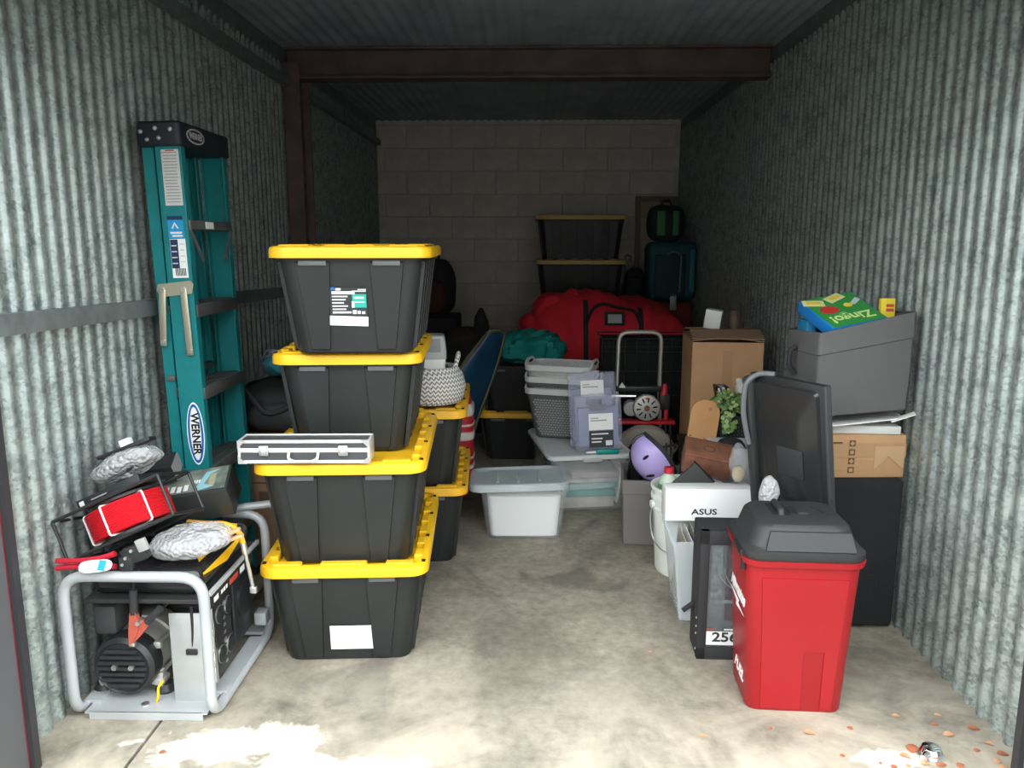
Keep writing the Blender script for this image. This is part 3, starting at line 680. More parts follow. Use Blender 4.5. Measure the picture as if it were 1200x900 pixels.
for k, (x, z) in enumerate(((0, 0), (-.008, .018))): b.box((-.878 + x, 2.245, .505 + z), (.05, .02, .010), (0, R(-20), R(8)), bev=.003)
tag(obj('kraft_tube', b, mat('kraft', (.62, .32, .15), .7)), 'orange paper ends sticking out of the bubble wrap', 'paper')
# grey gadget
gg = thing('power_adapter', 'dark gadget with a grey plate between the red spool and bubble wrap', 'gadget', (-1.105, 2.096, .515), (R(0), R(-20), R(2)))
gg.scale = (.8, .62, .8)
b = B(); b.box((0, 0, .0), (.09, .05, .06), bev=.008); b.box((-.04, -.01, -.02), (.05, .04, .05), (0, R(20), 0), bev=.01); obj('housing', b, BLACK, gg)
b = B(); b.box((.042, -.02, .024), (.038, .022, .045), bev=.004); obj('plate', b, mat('plate_grey', (.30, .30, .29), .4), gg)
for x, z in ((-.03, .0), (.0, .018), (-.05, -.018)): b = B(); b.cyl((x, -.026, z), (x, -.034, z), .006, 8); obj('screw', b, STEEL, gg)
# red cable and blue packet
b = B(); b.tube([(-1.335, 2.097, .489), (-1.26, 2.094, .491), (-1.20, 2.096, .50), (-1.165, 2.097, .513)], .008, 8, fil=.05); b.tube([(-1.338, 2.099, .466), (-1.30, 2.096, .4725), (-1.22, 2.094, .473), (-1.165, 2.096, .475)], .008, 8, fil=.05)
tag(obj('red_cable', b, mat('cable_red', (.45, .012, .03), .4)), 'thick red cable looped under the red wire spool', 'cable')
pk = thing('foil_packet', 'white and blue striped packet under the red cable', 'packet', (-1.205, 2.062, .489), (R(62), R(-6), 0))
b = B(); b.blob((0, 0, 0), (.048, .018, .006), 3, .002, 12, 4); obj('sachet', b, WHITE, pk)
b = B(); b.box((.022, .0, .0055), (.020, .028, .003), (0, 0, R(-12))); obj('blue_stripe', b, CYAN, pk)
# yellow hose
hs = thing('inflator_hose', 'yellow air hose with a metal tip hanging over the generator side', 'hose', (-.93, 2.33, .46))
b = B(); b.tube([(-.17, .10, .025), (-.08, .03, .045), (-.005, -.02, .065), (.038, -.02, .045), (.052, -.025, .0)], .009, 10, fil=.05); obj('hose', b, mat('hose_yellow', (.78, .40, .02), .4), hs)
b = B(); b.tube([(.052, -.025, .004), (.058, -.028, -.03)], .0095, 8); b.tube([(.058, -.028, -.03), (.075, -.03, -.135)], .006, 8); b.box((.078, -.032, -.145), (.022, .016, .022), bev=.004); obj('metal_tip', b, STEEL, hs)

# ------------------------------------------------------------------ behind the generator
bp = thing('cardboard_carton', 'plain cardboard carton half hidden between ladder and front totes', 'box', (-1.06, 3.45, 0), (0, 0, R(-3)))
b = B(); b.box((0, 0, .28), (.38, .40, .56), bev=.004); obj('carton', b, CARD2, bp)
b = B(); b.box((-.06, -.2008, .30), (.055, .001, .045)); mk = obj('printed_mark', b, mat('ink_brown', (.12, .075, .05), .8), bp)
b = B(); b.box((0, -.2008, .36), (.37, .001, .006)); obj('crease', b, mat('ink_brown', (0, 0, 0)), bp)
bg_ = thing('black_backpack', 'black backpack slumped on the carton between ladder and totes', 'backpack', (-1.10, 3.42, .562))
b = B(); b.blob((0, 0, .11), (.18, .15, .11), 2.8, .022, 6, 8, 36, 20, flat=-.108); obj('main_body', b, mat('nylon_black', (.014, .015, .016), .7), bg_)
b = B(); b.blob((.03, -.13, .085), (.13, .05, .065), 2.6, .010, 9, 9, flat=-.08); obj('front_pocket', b, mat('nylon_grey', (.03, .032, .034), .6), bg_)
b = B(); b.tube([(-.12, -.10, .20), (-.06, -.17, .17), (.0, -.195, .10), (.10, -.17, .13), (.14, -.10, .19)], .012, 8, fil=.06); obj('strap', b, mat('nylon_grey', (0, 0, 0)), bg_)
t = thing('teal_jacket', 'crumpled teal and blue jacket tucked on the black backpack', 'clothing', (-1.06, 3.38, .808))
b = B(); b.blob((0, 0, .04), (.075, .06, .045), 2.4, .022, 12, 3, flat=-.038); obj('sleeve', b, mat('jacket_teal', (.03, .22, .22), .7, col2=(.01, .12, .25), vscale=12), t)
b = B(); b.blob((-.05, .05, .05), (.06, .05, .055), 2.4, .02, 12, 5, flat=-.048); obj('hood', b, mat('jacket_navy', (.015, .03, .06), .8, col2=(.35, .38, .42), vscale=30), t)

# ------------------------------------------------------------------ on the second stack
cb = thing('chevron_basket', 'woven grey and white chevron basket on the yellow lid', 'basket', (-.42, 3.385, .6985))
b = B(); b.lathe([(.0, .0), (.125, .0), (.14, .02), (.148, .07), (.135, .12), (.11, .155), (.102, .15), (.125, .11), (.135, .06), (.12, .015), (0, .012)], 36)
obj('woven_body', b, CHEV, cb)
b = B(); b.tube([(.10, -.03, .14), (.12, -.03, .20), (.115, .03, .21), (.10, .05, .14)], .010, 8, fil=.03); obj('handle', b, CHEV, cb)
wb_ = thing('white_bin', 'small white bin with a grey flap lid inside the chevron basket', 'bin', (-.42, 3.385, .7125), (R(0), R(0), R(6)))
wb_.scale = (.82, .82, .95)
b = B(); b.bin(.13, .12, .15, .14, .185, .02, .004); b.box((0, 0, .12), (.12, .11, .1)); obj('body', b, OFFW, wb_)
b = B(); b.loft([rrect(.158, .148, .022, .183), rrect(.16, .15, .022, .21), rrect(.152, .142, .02, .25), rrect(.14, .13, .02, .285), rrect(.12, .11, .02, .29)]); lf = obj('lid', b, mat('lid_grey', (.40, .42, .42), .5), wb_)
b = B(); b.box((0, -.068, .245), (.10, .012, .06), (R(-9), 0, 0), bev=.004); obj('flap', b, mat('flap_grey', (.22, .235, .24), .5), lf)
b = B(); b.tube([(-.1, -.08, .155), (-.02, -.086, .14), (.06, -.084, .11), (.085, -.07, .10)], .004, 6, fil=.03); obj('cord', b, BLACK, wb_)
# red and white sack
rw = thing('red_white_sack', 'red and white printed sack standing behind the second tote stack', 'sack', (-.41, 4.17, 0))
b = B(); b.blob((0, 0, .31), (.115, .09, .31), 4.2, .012, 7, 6, 28, 24); sk = obj('sack', b, mat('sack_red', (.50, .018, .03), .45), rw)
for k, (z, hgt) in enumerate(((.50, .09), (.42, .02), (.36, .07), (.24, .02), (.19, .03))):
    b = B(); b.blob((0.004, -.004, z), (.115, .09, hgt / 2), 4, .004, 7, k); obj('white_panel', b, mat('sack_white', (.72, .66, .60), .5), rw)

# ------------------------------------------------------------------ clear tub on the floor
tb = thing('clear_tub', 'clear plastic tub full of white paper on the bare floor', 'tub', (-.022, 3.70, 0), (0, 0, R(1)))
b = B(); b.bin(.355, .30, .415, .34, .245, .05, .004, lip=.010, liph=.012); obj('tub', b, CLEAR, tb)
b = B(); b.loft([rrect(.315, .26, .03, .01), rrect(.35, .28, .035, .205), rrect(.33, .25, .03, .212)]); obj('paper_stack', b, mat('paper_bright', (.88, .89, .89), .7, var=.04, vscale=4), tb)
b = B(); g = lambda dw, z: rrect(.47 - dw, .385 - dw, .07, z, 5)
b.loft([g(.02, .228), g(.0, .224), g(.0, .248), g(.012, .256), g(.05, .258), g(.07, .25), g(.12, .248)]); ld = obj('lid', b, mat('lid_frosted', (.62, .69, .71), .3, alpha=.72, var=.1, vscale=7), tb, rot=(R(-3), R(-1.5), R(1)), loc=(-.02, -.01, .012))
for x in (-.1, 0, .1): b = B(); b.box((x, 0, .2515), (.012, .22, .005), bev=.001); obj('lid_rib', b, mat('lid_frosted', (0, 0, 0)), ld)

# ------------------------------------------------------------------ large clear bin with white lid, baskets, pouches
lb = thing('clear_storage_bin', 'long clear storage bin with a white lid and teal contents', 'bin', (.27, 4.235, 0), (0, 0, R(10)))
b = B(); b.bin(.36, .56, .41, .61, .285, .03, .004, lip=.008, liph=.01); obj('tub', b, CLEAR, lb)
b = B(); b.loft([rrect(.44, .64, .05, .283, 5), rrect(.455, .655, .055, .288, 5), rrect(.455, .655, .055, .303, 5), rrect(.44, .64, .05, .309, 5), rrect(.40, .60, .04, .309, 5), rrect(.39, .59, .04, .303, 5)])
lid_ = obj('lid', b, mat('lid_white', (.62, .64, .63), .35), lb)
b = B(); b.box((.0, -.329, .286), (.10, .008, .022), bev=.003); obj('latch', b, mat('latch_grey', (.4, .42, .42), .4), lid_)
for k, (z, h2, col, n_) in enumerate(((.012, .055, (.55, .53, .46), 'cream_folder'), (.07, .035, (.10, .42, .40), 'teal_folder'), (.11, .03, (.35, .58, .57), 'pale_teal_folder'), (.145, .02, (.55, .56, .54), 'paper_pile'), (.17, .03, (.42, .36, .36), 'cloth_fold'))):
    b = B(); b.box((-.01 + .01 * k, -.02, z + h2 / 2), (.31 - .012 * k, .48, h2), (0, R((0, 2, -1, 1, 0)[k]), R(k - 2)), bev=.004); obj(n_, b, mat(n_, col, .7, var=.15, vscale=18), lb)
b = B(); b.box((.165, -.16, .13), (.012, .20, .2), (0, R(8), 0)); obj('white_sheet', b, WHITE, lb)
b = B(); b.box((-.16, -.29, .14), (.018, .02, .05), (0, R(10), 0), bev=.003); obj('side_clip', b, BLACK, lb)
KNOT = mat('basket_knot', (.34, .345, .345), .6)
WEAVE = mat('basket_grey', (.12, .125, .125), .7, bump=.8, bscale=140); RIMW = mat('basket_rim', (.62, .63, .62), .5)
def basket(label, loc, rot, h, rim, body, w=.36, d=.25):
    t = thing('woven_plastic_basket', label, 'basket', loc, rot, 'nested plastic baskets')
    b = B(); b.bin(w - .09, d - .09, w, d, h, .04, .004, lip=.006, liph=.022); o = obj('body', b, body, t)
    # raised weave knots on the near long side and end
    kb = B(); kb.box((0, 0, 0), (.011, .004, .007)); km = mesh_of(kb, 'weave_knot', body)
    b = B()
    rows = int((h - .06) / .014)
    for r_ in range(rows):
        z = .02 + r_ * .014; yy = -((d - .09) + .09 * z / h) / 2
        for i in range(19):
            x = -.155 + i * .017 + (r_ % 2) * .0085
            if abs(x) < (w - .09 + .09 * z / h) / 2 - .035: b.box((x, yy - .0015, z), (.0115, .006, .008))
        xx = -((w - .09) + .09 * z / h) / 2
        for i in range(10):
            y = -.075 + i * .017 + (r_ % 2) * .0085
            if abs(y) < (d - .09) / 2 - .03: b.box((xx - .0015, y, z), (.006, .0115, .008))
    wv = obj('weave', b, KNOT if body is WEAVE else RIMW, t); wv['kind'] = 'stuff'
    b = B(); b.loft([rrect(w + .004, d + .004, .045, h - .028), rrect(w + .014, d + .014, .048, h - .026), rrect(w + .016, d + .016, .048, h + .002), rrect(w + .004, d + .004, .044, h + .006), rrect(w - .008, d - .008, .04, h + .002), rrect(w - .01, d - .01, .04, h - .026), rrect(w + .004, d + .004, .045, h - .028)], False, False); obj('rim', b, rim, t)
    for s in (-1, 1):
        M = Matrix.Translation((s * (w / 2 + .004), 0, h - .002)) @ Matrix.Rotation(PI / 2, 4, 'Z') @ Matrix.Rotation(PI / 2, 4, 'X')
        b = B(); b.prism([(-.10, 0), (-.07, .022), (-.04, .032), (.04, .032), (.07, .022), (.10, 0)], M @ Matrix.Translation((0, 0, -.005)), .010); hd = obj('handle', b, rim, t)
        b = B(); b.prism(oval(0, .012, .042, .009, 16), M @ Matrix.Translation((0, 0, -.0065)), .013); obj('hand_hole', b, HOLE, hd)
    return t
basket('grey woven plastic basket at the bottom of the nested baskets', (.185, 4.345, .311), (0, 0, R(-16)), .275, RIMW, WEAVE)
basket('grey woven plastic basket nested between the other two baskets', (.185, 4.345, .376), (0, 0, R(-16)), .275, RIMW, WEAVE)
basket('pale woven plastic basket topmost of the nested baskets', (.185, 4.345, .441), (0, 0, R(-16)), .275, RIMW, mat('basket_pale', (.50, .51, .50), .6, bump=.8, bscale=140))
# clear pouches
PUR = mat('pouch_plastic', (.60, .63, .80), .15, alpha=.26)
def pouch(label, loc, rot, w, d, h, cards):
    t = thing('clear_pouch_box', label, 'box', loc, rot, 'clear boxes on the white lid')
    b = B(); b.box((0, 0, h / 2), (w, d, h), bev=.006); obj('shell', b, PUR, t)
    b = B(); b.box((0, .01, h * .42), (w * .86, d * .6, h * .7), bev=.004); obj('lilac_liner', b, mat('lilac_liner', (.26, .28, .44), .6, var=.1), t)
    for (x, z, cw, ch, m) in cards:
        b = B(); b.box((x, -d / 2 - .001, z), (cw, .0012, ch)); cd = obj('card', b, m, t)
        if m is WHITE: bars(PRG, cd, [(-cw * .42, ch * .2, -cw * .1, ch * .26), (-cw * .42, ch * .05, cw * .25, ch * .12)], face_front(x, -d / 2 - .0016, z))
        elif ch > .05: bars(PRN, cd, [(-cw * .4, ch * .28, cw * .3, ch * .36), (-cw * .4, ch * .0, cw * .05, ch * .08), (-cw * .4, -ch * .2, -cw * .0, -ch * .12), (cw * .18, -ch * .4, cw * .45, -ch * .1)], face_front(x, -d / 2 - .0016, z))
    b = B(); b.box((0, -d / 2 - .002, h + .004), (.085, .004, .016), bev=.003); obj('carry_tab', b, PUR, t)
    return t
KB = mat('card_black', (.03, .032, .035), .5)
pouch('tall clear box with a white card behind the other clear box', (.345, 4.092, .3195), (R(-5), R(-2.5), R(2)), .245, .07, .385, ((.0, .305, .12, .085, WHITE), (.005, .232, .085, .03, KB)))
pouch('short clear box with white and black cards on the white lid', (.365, 4.00, .3195), (R(-4), R(-2.5), R(4)), .24, .075, .285, ((.01, .15, .125, .085, WHITE), (.01, .06, .125, .085, KB), (-.005, .225, .085, .028, mat('card_grey', (.22, .22, .28), .6))))
mk = thing('teal_marker', 'teal marker pen lying along the white lid edge', 'pen', (.385, 3.94, .3095), (0, 0, R(6)))
b = B(); b.box((.02, 0, .014), (.12, .028, .026), bev=.008); obj('barrel', b, mat('marker_teal', (.0, .27, .24), .4), mk)
b = B(); b.cyl((-.04, 0, .012), (-.09, 0, .010), .007, 10, .004); obj('tip', b, WHITE, mk)

# ------------------------------------------------------------------ taupe fabric bin with helmet
fbn = thing('taupe_fabric_bin', 'taupe fabric bin on the floor holding the lilac helmet', 'bin', (.585, 3.61, 0), (0, 0, R(-6)))
b = B(); b.bin(.27, .27, .285, .285, .31, .012, .006); obj('body', b, TAUPE, fbn)
b = B(); b.loft([rrect(.285, .285, .012, .245), rrect(.291, .291, .012, .248), rrect(.293, .293, .012, .312), rrect(.27, .27, .01, .312)], False, False); obj('folded_cuff', b, TAUPE, fbn)
b = B(); b.box((0, 0, .1), (.24, .24, .18)); obj('inner_pad', b, HOLE, fbn)
sh = thing('black_shoe', 'black glossy shoe upright in the taupe bin beside the helmet', 'shoe', (.515, 3.69, .218))
b = B(); b.blob((0, 0, .09), (.04, .05, .10), 2.4, .012, 12, 1); obj('upper', b, mat('gloss_black', (.012, .013, .014), .2), sh)
hm = thing('bike_helmet', 'lilac bike helmet tipped on its side in the taupe bin', 'helmet', (.583, 3.548, .402), (R(0), R(-124), R(8)))
LIL = mat('lilac', (.42, .34, .68), .35)
b = B(); n = 36; rings = []
for j in range(13):
    ph = R(90) * j / 12 * 1.12; rr = math.sin(min(ph, PI / 2)) if ph < PI / 2 else 1.0 - .03 * (ph - PI / 2)
    rings.append([Vector((.125 * rr * math.cos(2 * PI * i / n), .10 * rr * math.sin(2 * PI * i / n), .105 * math.cos(ph) + (.010 * math.cos(4 * PI * i / n) if ph > 1.3 else 0))) for i in range(n)])
rings[0] = [Vector((.002 * math.cos(2 * PI * i / n), .002 * math.sin(2 * PI * i / n), .105)) for i in range(n)]
inner = [[p * .90 - Vector((0, 0, .0)) for p in r] for r in rings[::-1]]
b.loft(rings + inner[:-1] + [inner[-1]]); shell = obj('shell', b, LIL, hm, ang=50)
b = B(); b.loft([[p * 1.012 + Vector((0, 0, -.004)) for p in rings[-1]], [p * 1.012 + Vector((0, 0, -.020)) for p in rings[-1]], [p * .86 + Vector((0, 0, -.020)) for p in rings[-1]], [p * .86 for p in rings[-2]]], False, False); obj('edge_trim', b, BLACKM, hm)
for a, ph, L in ((250, 48, .028), (205, 60, .022), (300, 66, .022), (150, 40, .02)):
    d = Vector((math.sin(R(ph)) * math.cos(R(a)), math.sin(R(ph)) * math.sin(R(a)), math.cos(R(ph))))
    p = Vector((.1255 * d.x, .1005 * d.y, .1055 * d.z)); nn = Vector((d.x / .125, d.y / .10, d.z / .105)).normalized()
    M = Matrix.Translation(p) @ nn.to_track_quat('Z', 'Y').to_matrix().to_4x4()
    b = B(); b.prism(oval(0, 0, .007, L / 1.3, 14), M @ Matrix.Translation((0, 0, -.004)), .005); obj('vent', b, HOLE, shell)
b = B(); b.tube([(.125, .0, -.01), (.132, 0, .02), (.12, 0, .05)], .008, 8, fil=.02); obj('visor_clip', b, BLACK, hm)
b = B(); b.tube([(.0, .095, -.02), (-.02, .07, -.09), (-.01, .0, -.12), (.0, -.07, -.09), (.0, -.095, -.02)], .006, 8, fil=.04); obj('chin_strap', b, BLACKM, hm)

# ------------------------------------------------------------------ bucket, white box, narrow bin, glass fronted case
bu = thing('white_bucket', 'white plastic bucket behind the narrow clear bin', 'bucket', (.675, 3.225, 0))
b = B(); b.lathe([(0, 0), (.125, 0), (.13, .008), (.146, .27), (.152, .272), (.152, .285), (.147, .287), (.149, .315), (.156, .317), (.156, .332), (.15, .335), (.151, .36), (.157, .362), (.157, .372), (.150, .374), (.143, .365), (.122, .012), (0, .012)], 40); obj('pail', b, OFFW, bu)
b = B(); b.lathe([(0, .24), (.128, .24), (.12, .256), (0, .26)], 28); obj('packed_rags', b, mat('rags', (.20, .20, .19), .9, var=.2), bu)
b = B(); b.tube([(-.154, -.03, .30), (-.165, -.04, .25), (-.158, -.06, .16), (-.12, -.13, .12), (-.02, -.165, .13)], .003, 6, fil=.05); obj('bail_wire', b, STEEL, bu)
b = B(); b.cyl((-.148, -.03, .30), (-.162, -.032, .30), .016, 12); obj('bail_ear', b, OFFW, bu)
wbx = thing('white_carton', 'white carton printed ASUS standing in front of the bucket', 'box', (.697, 2.985, .3165), (0, 0, R(1)))
b = B(); b.box((0, 0, .0635), (.335, .085, .127), bev=.002); obj('carton', b, WHITE, wbx)
text('ASUS', .032, mat('ink_dark', (.02, .02, .022), .5), wbx, (-.018, -.0432, .0355), (PI / 2, 0, 0), bold=.0006, squash=1.35)
nb = thing('narrow_clear_bin', 'narrow frosted bin of papers beside the black glass case', 'bin', (.605, 2.86, 0), (0, 0, R(-2)))
b = B(); b.bin(.09, .25, .155, .28, .315, .012, .003, lip=.006, liph=.012); obj('tub', b, CLEAR2, nb)
for k in range(4):
    b = B(); b.box((-.03 + k * .02, .0, .16 + .006 * k), (.004, .20, .27), (0, R(4), 0)); obj('paper', b, mat('paper_%d' % k, ((.35, .33, .28), (.5, .5, .48), (.22, .22, .2), (.4, .36, .3))[k], .7, var=.25, vscale=25), nb)
b = B(); b.cyl((.0, .04, .20), (.015, -.10, .325), .005, 8); obj('blue_pen', b, mat('pen_blue', (.01, .22, .62), .4), nb)
pcx = thing('glass_front_case', 'black upright case with a tinted glass window behind the red bin', 'case', (.748, 2.535, 0), (0, 0, R(-2)))
PW, PD, PH = .36, .14, .452
b = B(); b.box((0, .012, PH / 2), (PW, PD - .024, PH), bev=.006)
fr_ = b
for x in (-PW / 2 + .015, PW / 2 - .015): b.box((x, -PD / 2 + .012, PH / 2), (.030, .024, PH), bev=.003)
b.box((0, -PD / 2 + .012, PH - .024), (PW, .024, .048), bev=.003); b.box((0, -PD / 2 + .012, .022), (PW, .024, .044), bev=.003)
obj('shell', b, BLACKM, pcx)
b = B(); b.box((0, -PD / 2 + .006, PH / 2), (PW - .056, .004, PH - .09)); obj('glass', b, GLASS, pcx)
b = B(); b.box((0, -PD / 2 + .0235, PH / 2), (PW - .058, .0015, PH - .092)); bd = obj('inner_board', b, mat('board_dim', (.10, .12, .12), .5, col2=(.24, .25, .24), vscale=14), pcx)
b = B(); b.box((-.12, -PD / 2 + .022, .30), (.035, .002, .20)); obj('board_strip', b, mat('board_pale', (.30, .34, .33), .5, var=.35, vscale=60), bd)
b = B(); b.box((-.065, -PD / 2 + .022, .27), (.05, .002, .28)); obj('board_strip', b, mat('board_maroon', (.10, .03, .045), .5), bd)
b = B(); b.box((.0, -PD / 2 + .018, .20), (.25, .006, .010)); obj('shelf_edge', b, mat('board_pale', (0, 0, 0)), bd)
for k in range(3): b = B(); b.tube([(-.11 + k * .02, -PD / 2 + .018, .29), (-.08 + k * .015, -PD / 2 + .016, .25 - k * .01), (-.02, -PD / 2 + .018, .235)], .0012, 5, fil=.03); obj('wire', b, STEEL, bd)
sg = B(); sg.box((-.092, -PD / 2 + .0035, .076), (.115, .0012, .048)); sgo = obj('number_patch', sg, PRN, pcx)
text('256', .046, KB, sgo, (-.088, -PD / 2 + .0026, .079), (PI / 2, 0, 0), squash=1.25, bold=.0012)
bars(PRN, sgo, [(-.02, 0, .045, .004)], face_front(-.072, -PD / 2 + .003, .106)); bars(mat('print_red', (0, 0, 0)), sgo, [(-.08, 0, -.05, .004)], face_front(-.072, -PD / 2 + .003, .106))
b = B(); b.box((-PW / 2 - .02, .0, .155), (.05, .012, .016), (0, R(-38), 0), bev=.003); obj('side_latch', b, BLACK, pcx)
for z in (.03, .085, .11, .14): b = B(); b.cyl((-PW / 2 - .003, -.05, z), (-PW / 2 + .003, -.05, z), .004, 8); obj('screw', b, STEEL, pcx)

# ------------------------------------------------------------------ items sticking out of the bucket
gc = thing('grey_folder', 'dark grey peaked folder poking up behind the white carton', 'folder', (.672, 3.155, .34), (0, 0, R(4)))
gc.scale = (.88, .8, .88)
M = Matrix.Rotation(PI / 2, 4, 'X')
b = B(); b.loft([[Vector(p) for p in ((-.12, -.025, .06), (.005, -.035, .175), (.115, -.02, .055), (.06, -.02, -.02), (-.06, -.02, -.02))], [Vector(p) for p in ((-.11, .02, .05), (.012, .012, .168), (.125, .03, .055), (.06, .03, -.02), (-.06, .03, -.02))]], smooth=False); obj('cover', b, mat('folder_grey', (.075, .08, .078), .5), gc)
b = B(); b.box((.064, .005, .118), (.155, .012, .010), (0, R(46), 0)); obj('edge_band', b, BLACK, gc)
b = B(); b.cyl((.112, -.028, .066), (.112, -.005, .066), .010, 10); obj('snap', b, WHITE, gc)
wdx = thing('wooden_box', 'reddish wooden box with a dark printed emblem tilted in the bucket', 'box', (.755, 3.315, .418), (R(20), R(10), R(-6)))
WOOD = mat('box_wood', (.27, .115, .07), .55, col2=(.17, .07, .045), vscale=14)
b = B(); b.box((0, 0, .05), (.20, .13, .085), bev=.004); obj('body', b, WOOD, wdx)
b = B(); b.box((0, 0, .098), (.205, .135, .012), bev=.003); ldw = obj('lid', b, WOOD, wdx)
b = B(); INKD = mat('ink_brown', (0, 0, 0))
b.prism(oval(.0, 0, .026, .022), Matrix.Translation((.0, .0, .1043)), .0006); em = obj('emblem', b, INKD, ldw)
b = B(); b.prism(oval(.0, 0, .020, .016), Matrix.Translation((.0, .0, .1047)), .0006); obj('emblem_centre', b, WOOD, em)
bt = thing('white_green_bottle', 'white and pale green bottle standing beside the lilac helmet', 'bottle', (.598, 3.268, .262), (0, 0, 0))
b = B(); b.lathe([(0, 0), (.036, 0), (.040, .02), (.040, .11), (.03, .135), (.018, .145), (.018, .165), (0, .167)], 22); obj('bottle', b, mat('bottle_mint', (.55, .66, .52), .4), bt)
b = B(); b.lathe([(.0405, .085), (.042, .09), (.042, .10), (.0405, .105)], 22); obj('green_band', b, mat('band_green', (.12, .28, .14), .4), bt)
b = B(); b.lathe([(.021, .15), (.021, .175), (0, .178)], 16); obj('cap', b, mat('cap_red', (.55, .03, .05), .4), bt)
bd_ = thing('baseball_hat', 'black dome shaped hat behind the wooden box', 'hat', (.912, 3.492, .413))
b = B(); b.lathe([(.075, 0), (.076, .02), (.07, .055), (.05, .085), (.02, .098), (0, .10)], 26, None, True); obj('crown', b, BLACKM, bd_)
b = B(); b.prism([(-.055, -.04), (-.04, -.07), (.0, -.082), (.04, -.07), (.055, -.04)], Matrix.Translation((0, 0, .004)), .005); obj('brim', b, BLACKM, bd_)
# frosted bin behind the carton
fz = thing('frosted_bin', 'open frosted plastic bin in front of the black mesh basket', 'bin', (.975, 3.49, 0), (0, 0, R(-2)))
b = B(); b.bin(.28, .15, .33, .20, .485, .02, .004, lip=.006, liph=.015); obj('tub', b, CLEAR2, fz)
b = B(); b.box((.02, .0, .22), (.24, .12, .38), bev=.02); obj('packed_cloth', b, mat('cloth_grey', (.30, .32, .32), .8, var=.2), fz)
pw = thing('plastic_bag', 'crumpled clear plastic bag beside the black monitor', 'bag', (.815, 2.99, .447))
b = B(); b.blob((0, 0, .085), (.034, .034, .075), 2.2, .012, 14, 7, flat=-.084); obj('film', b, mat('film', (.7, .72, .74), .15, alpha=.22), pw)
b = B(); b.blob((.0, 0, .045), (.022, .02, .03), 2.4, .006, 14, 7); obj('contents', b, mat('sand', (.55, .42, .25), .7), pw)

# ------------------------------------------------------------------ red bin with black lid
rb = thing('red_lidded_bin', 'red plastic bin with a black domed lid near the door', 'bin', (.80, 2.285, 0), (0, 0, R(-3)))
b = B(); h = .485
rings = [rrect(.27, .215, .03, 0, 5), rrect(.28, .225, .034, .008, 5), rrect(.325, .275, .045, h - .02, 5), rrect(.345, .295, .05, h - .018, 5), rrect(.352, .302, .052, h, 5), rrect(.335, .285, .045, h, 5)]
b.loft(rings, True, True)
body = obj('body', b, RED, rb)
# raised panels leave a recessed channel low on the front
def redface(z): return -(.225 + (.275 - .225) * (z - .008) / (h - .028)) / 2
for (x0, x1, x2, x3) in ((-.10, .015, -.108, .012), (.072, .105, .072, .112)):
    z0, z1 = .012, .20
    b = B(); o = -.0045
    q = [Vector((x0, redface(z0) + .002, z0)), Vector((x1, redface(z0) + .002, z0)), Vector((x3, redface(z1) + .002, z1)), Vector((x2, redface(z1) + .002, z1))]
    q2 = [p + Vector((0, o, 0)) for p in q]; b.loft([q, q2], smooth=False); obj('front_panel', b, RED, rb)
b = B(); q = [Vector((-.108, redface(.2) + .002, .20)), Vector((.112, redface(.2) + .002, .20)), Vector((.122, redface(.43) + .002, .43)), Vector((-.12, redface(.43) + .002, .43))]; b.loft([q, [p + Vector((0, -.0045, 0)) for p in q]], smooth=False); obj('front_panel', b, RED, rb)
LIDB = mat('lid_charcoal', (.026, .027, .027), .55, bump=.1, bscale=300)
b = B(); b.loft([rrect(.340, .29, .05, h - .002, 5), rrect(.346, .296, .052, h + .004, 5), rrect(.346, .296, .052, h + .022, 5), rrect(.325, .275, .05, h + .028, 5), rrect(.31, .26, .055, h + .034, 5), rrect(.27, .235, .05, h + .085, 5, 0, .008), rrect(.25, .215, .045, h + .094, 5, 0, .01)])
b.loft([[Vector(p) for p in ((-.115, -.142, h + .03), (.135, -.142, h + .03), (.125, -.118, h + .078), (-.10, -.118, h + .078))], [Vector(p) for p in ((-.115, -.10, h + .03), (.135, -.10, h + .03), (.125, -.09, h + .085), (-.10, -.09, h + .085))]], smooth=False)
lo = obj('lid', b, LIDB, rb)
b = B(); b.box((-.045, .035, h + .0945), (.05, .105, .004), bev=.0015); obj('handle_recess', b, HOLE, lo)
b = B(); b.tube([(-.045, -.012, h + .092), (-.045, -.008, h + .105), (-.045, .08, h + .105), (-.045, .084, h + .092)], .010, 10, fil=.008); obj('grip', b, LIDB, lo)
b = B(); b.box((-.005, .03, h + .0945), (.026, .06, .004), bev=.0015); obj('thumb_recess', b, HOLE, lo); b = B(); b.box((.02, .0, h + .097), (.03, .02, .008), bev=.002); obj('catch', b, LIDB, lo)
b = B(); b.prism([(.06, .06), (.085, .06), (.11, .0), (.09, -.01)], Matrix.Translation((0, .01, h + .094)), .003); obj('embossed_strip', b, LIDB, lo)
b = B(); b.box((-.172, -.05, h + .004), (.014, .10, .02), bev=.003); b.box((-.168, -.095, h - .02), (.012, .02, .05), bev=.003); obj('side_latch', b, mat('latch_black', (.02, .02, .02), .4), lo)
MLX = Matrix.Rotation(-PI / 2, 4, 'Z') @ Matrix.Rotation(PI / 2, 4, 'X')
tl = math.atan((.325 - .28) / 2 / (h - .028))
def left_face(y, z): return Matrix.Translation((-(.28 + .045 * (z - .008) / (h - .028)) / 2 - .0012, y, z)) @ Matrix.Rotation(tl, 4, 'Y') @ MLX
t_ = text('Milwaukee', .052, PRN, body, None, None, bold=.0014, shear=.25, squash=.85); t_.matrix_local = left_face(-.0, .335)
b = B(); b.prism([(-.10, -.02), (.03, -.018), (.02, -.03), (.10, -.034), (-.01, -.045), (.0, -.032)], left_face(0, .328), .0008); obj('lightning_mark', b, PRN, body)
t_ = text('FUEL', .055, PRN, body, None, None, bold=.0014, shear=.25); t_.matrix_local = left_face(-.015, .085)

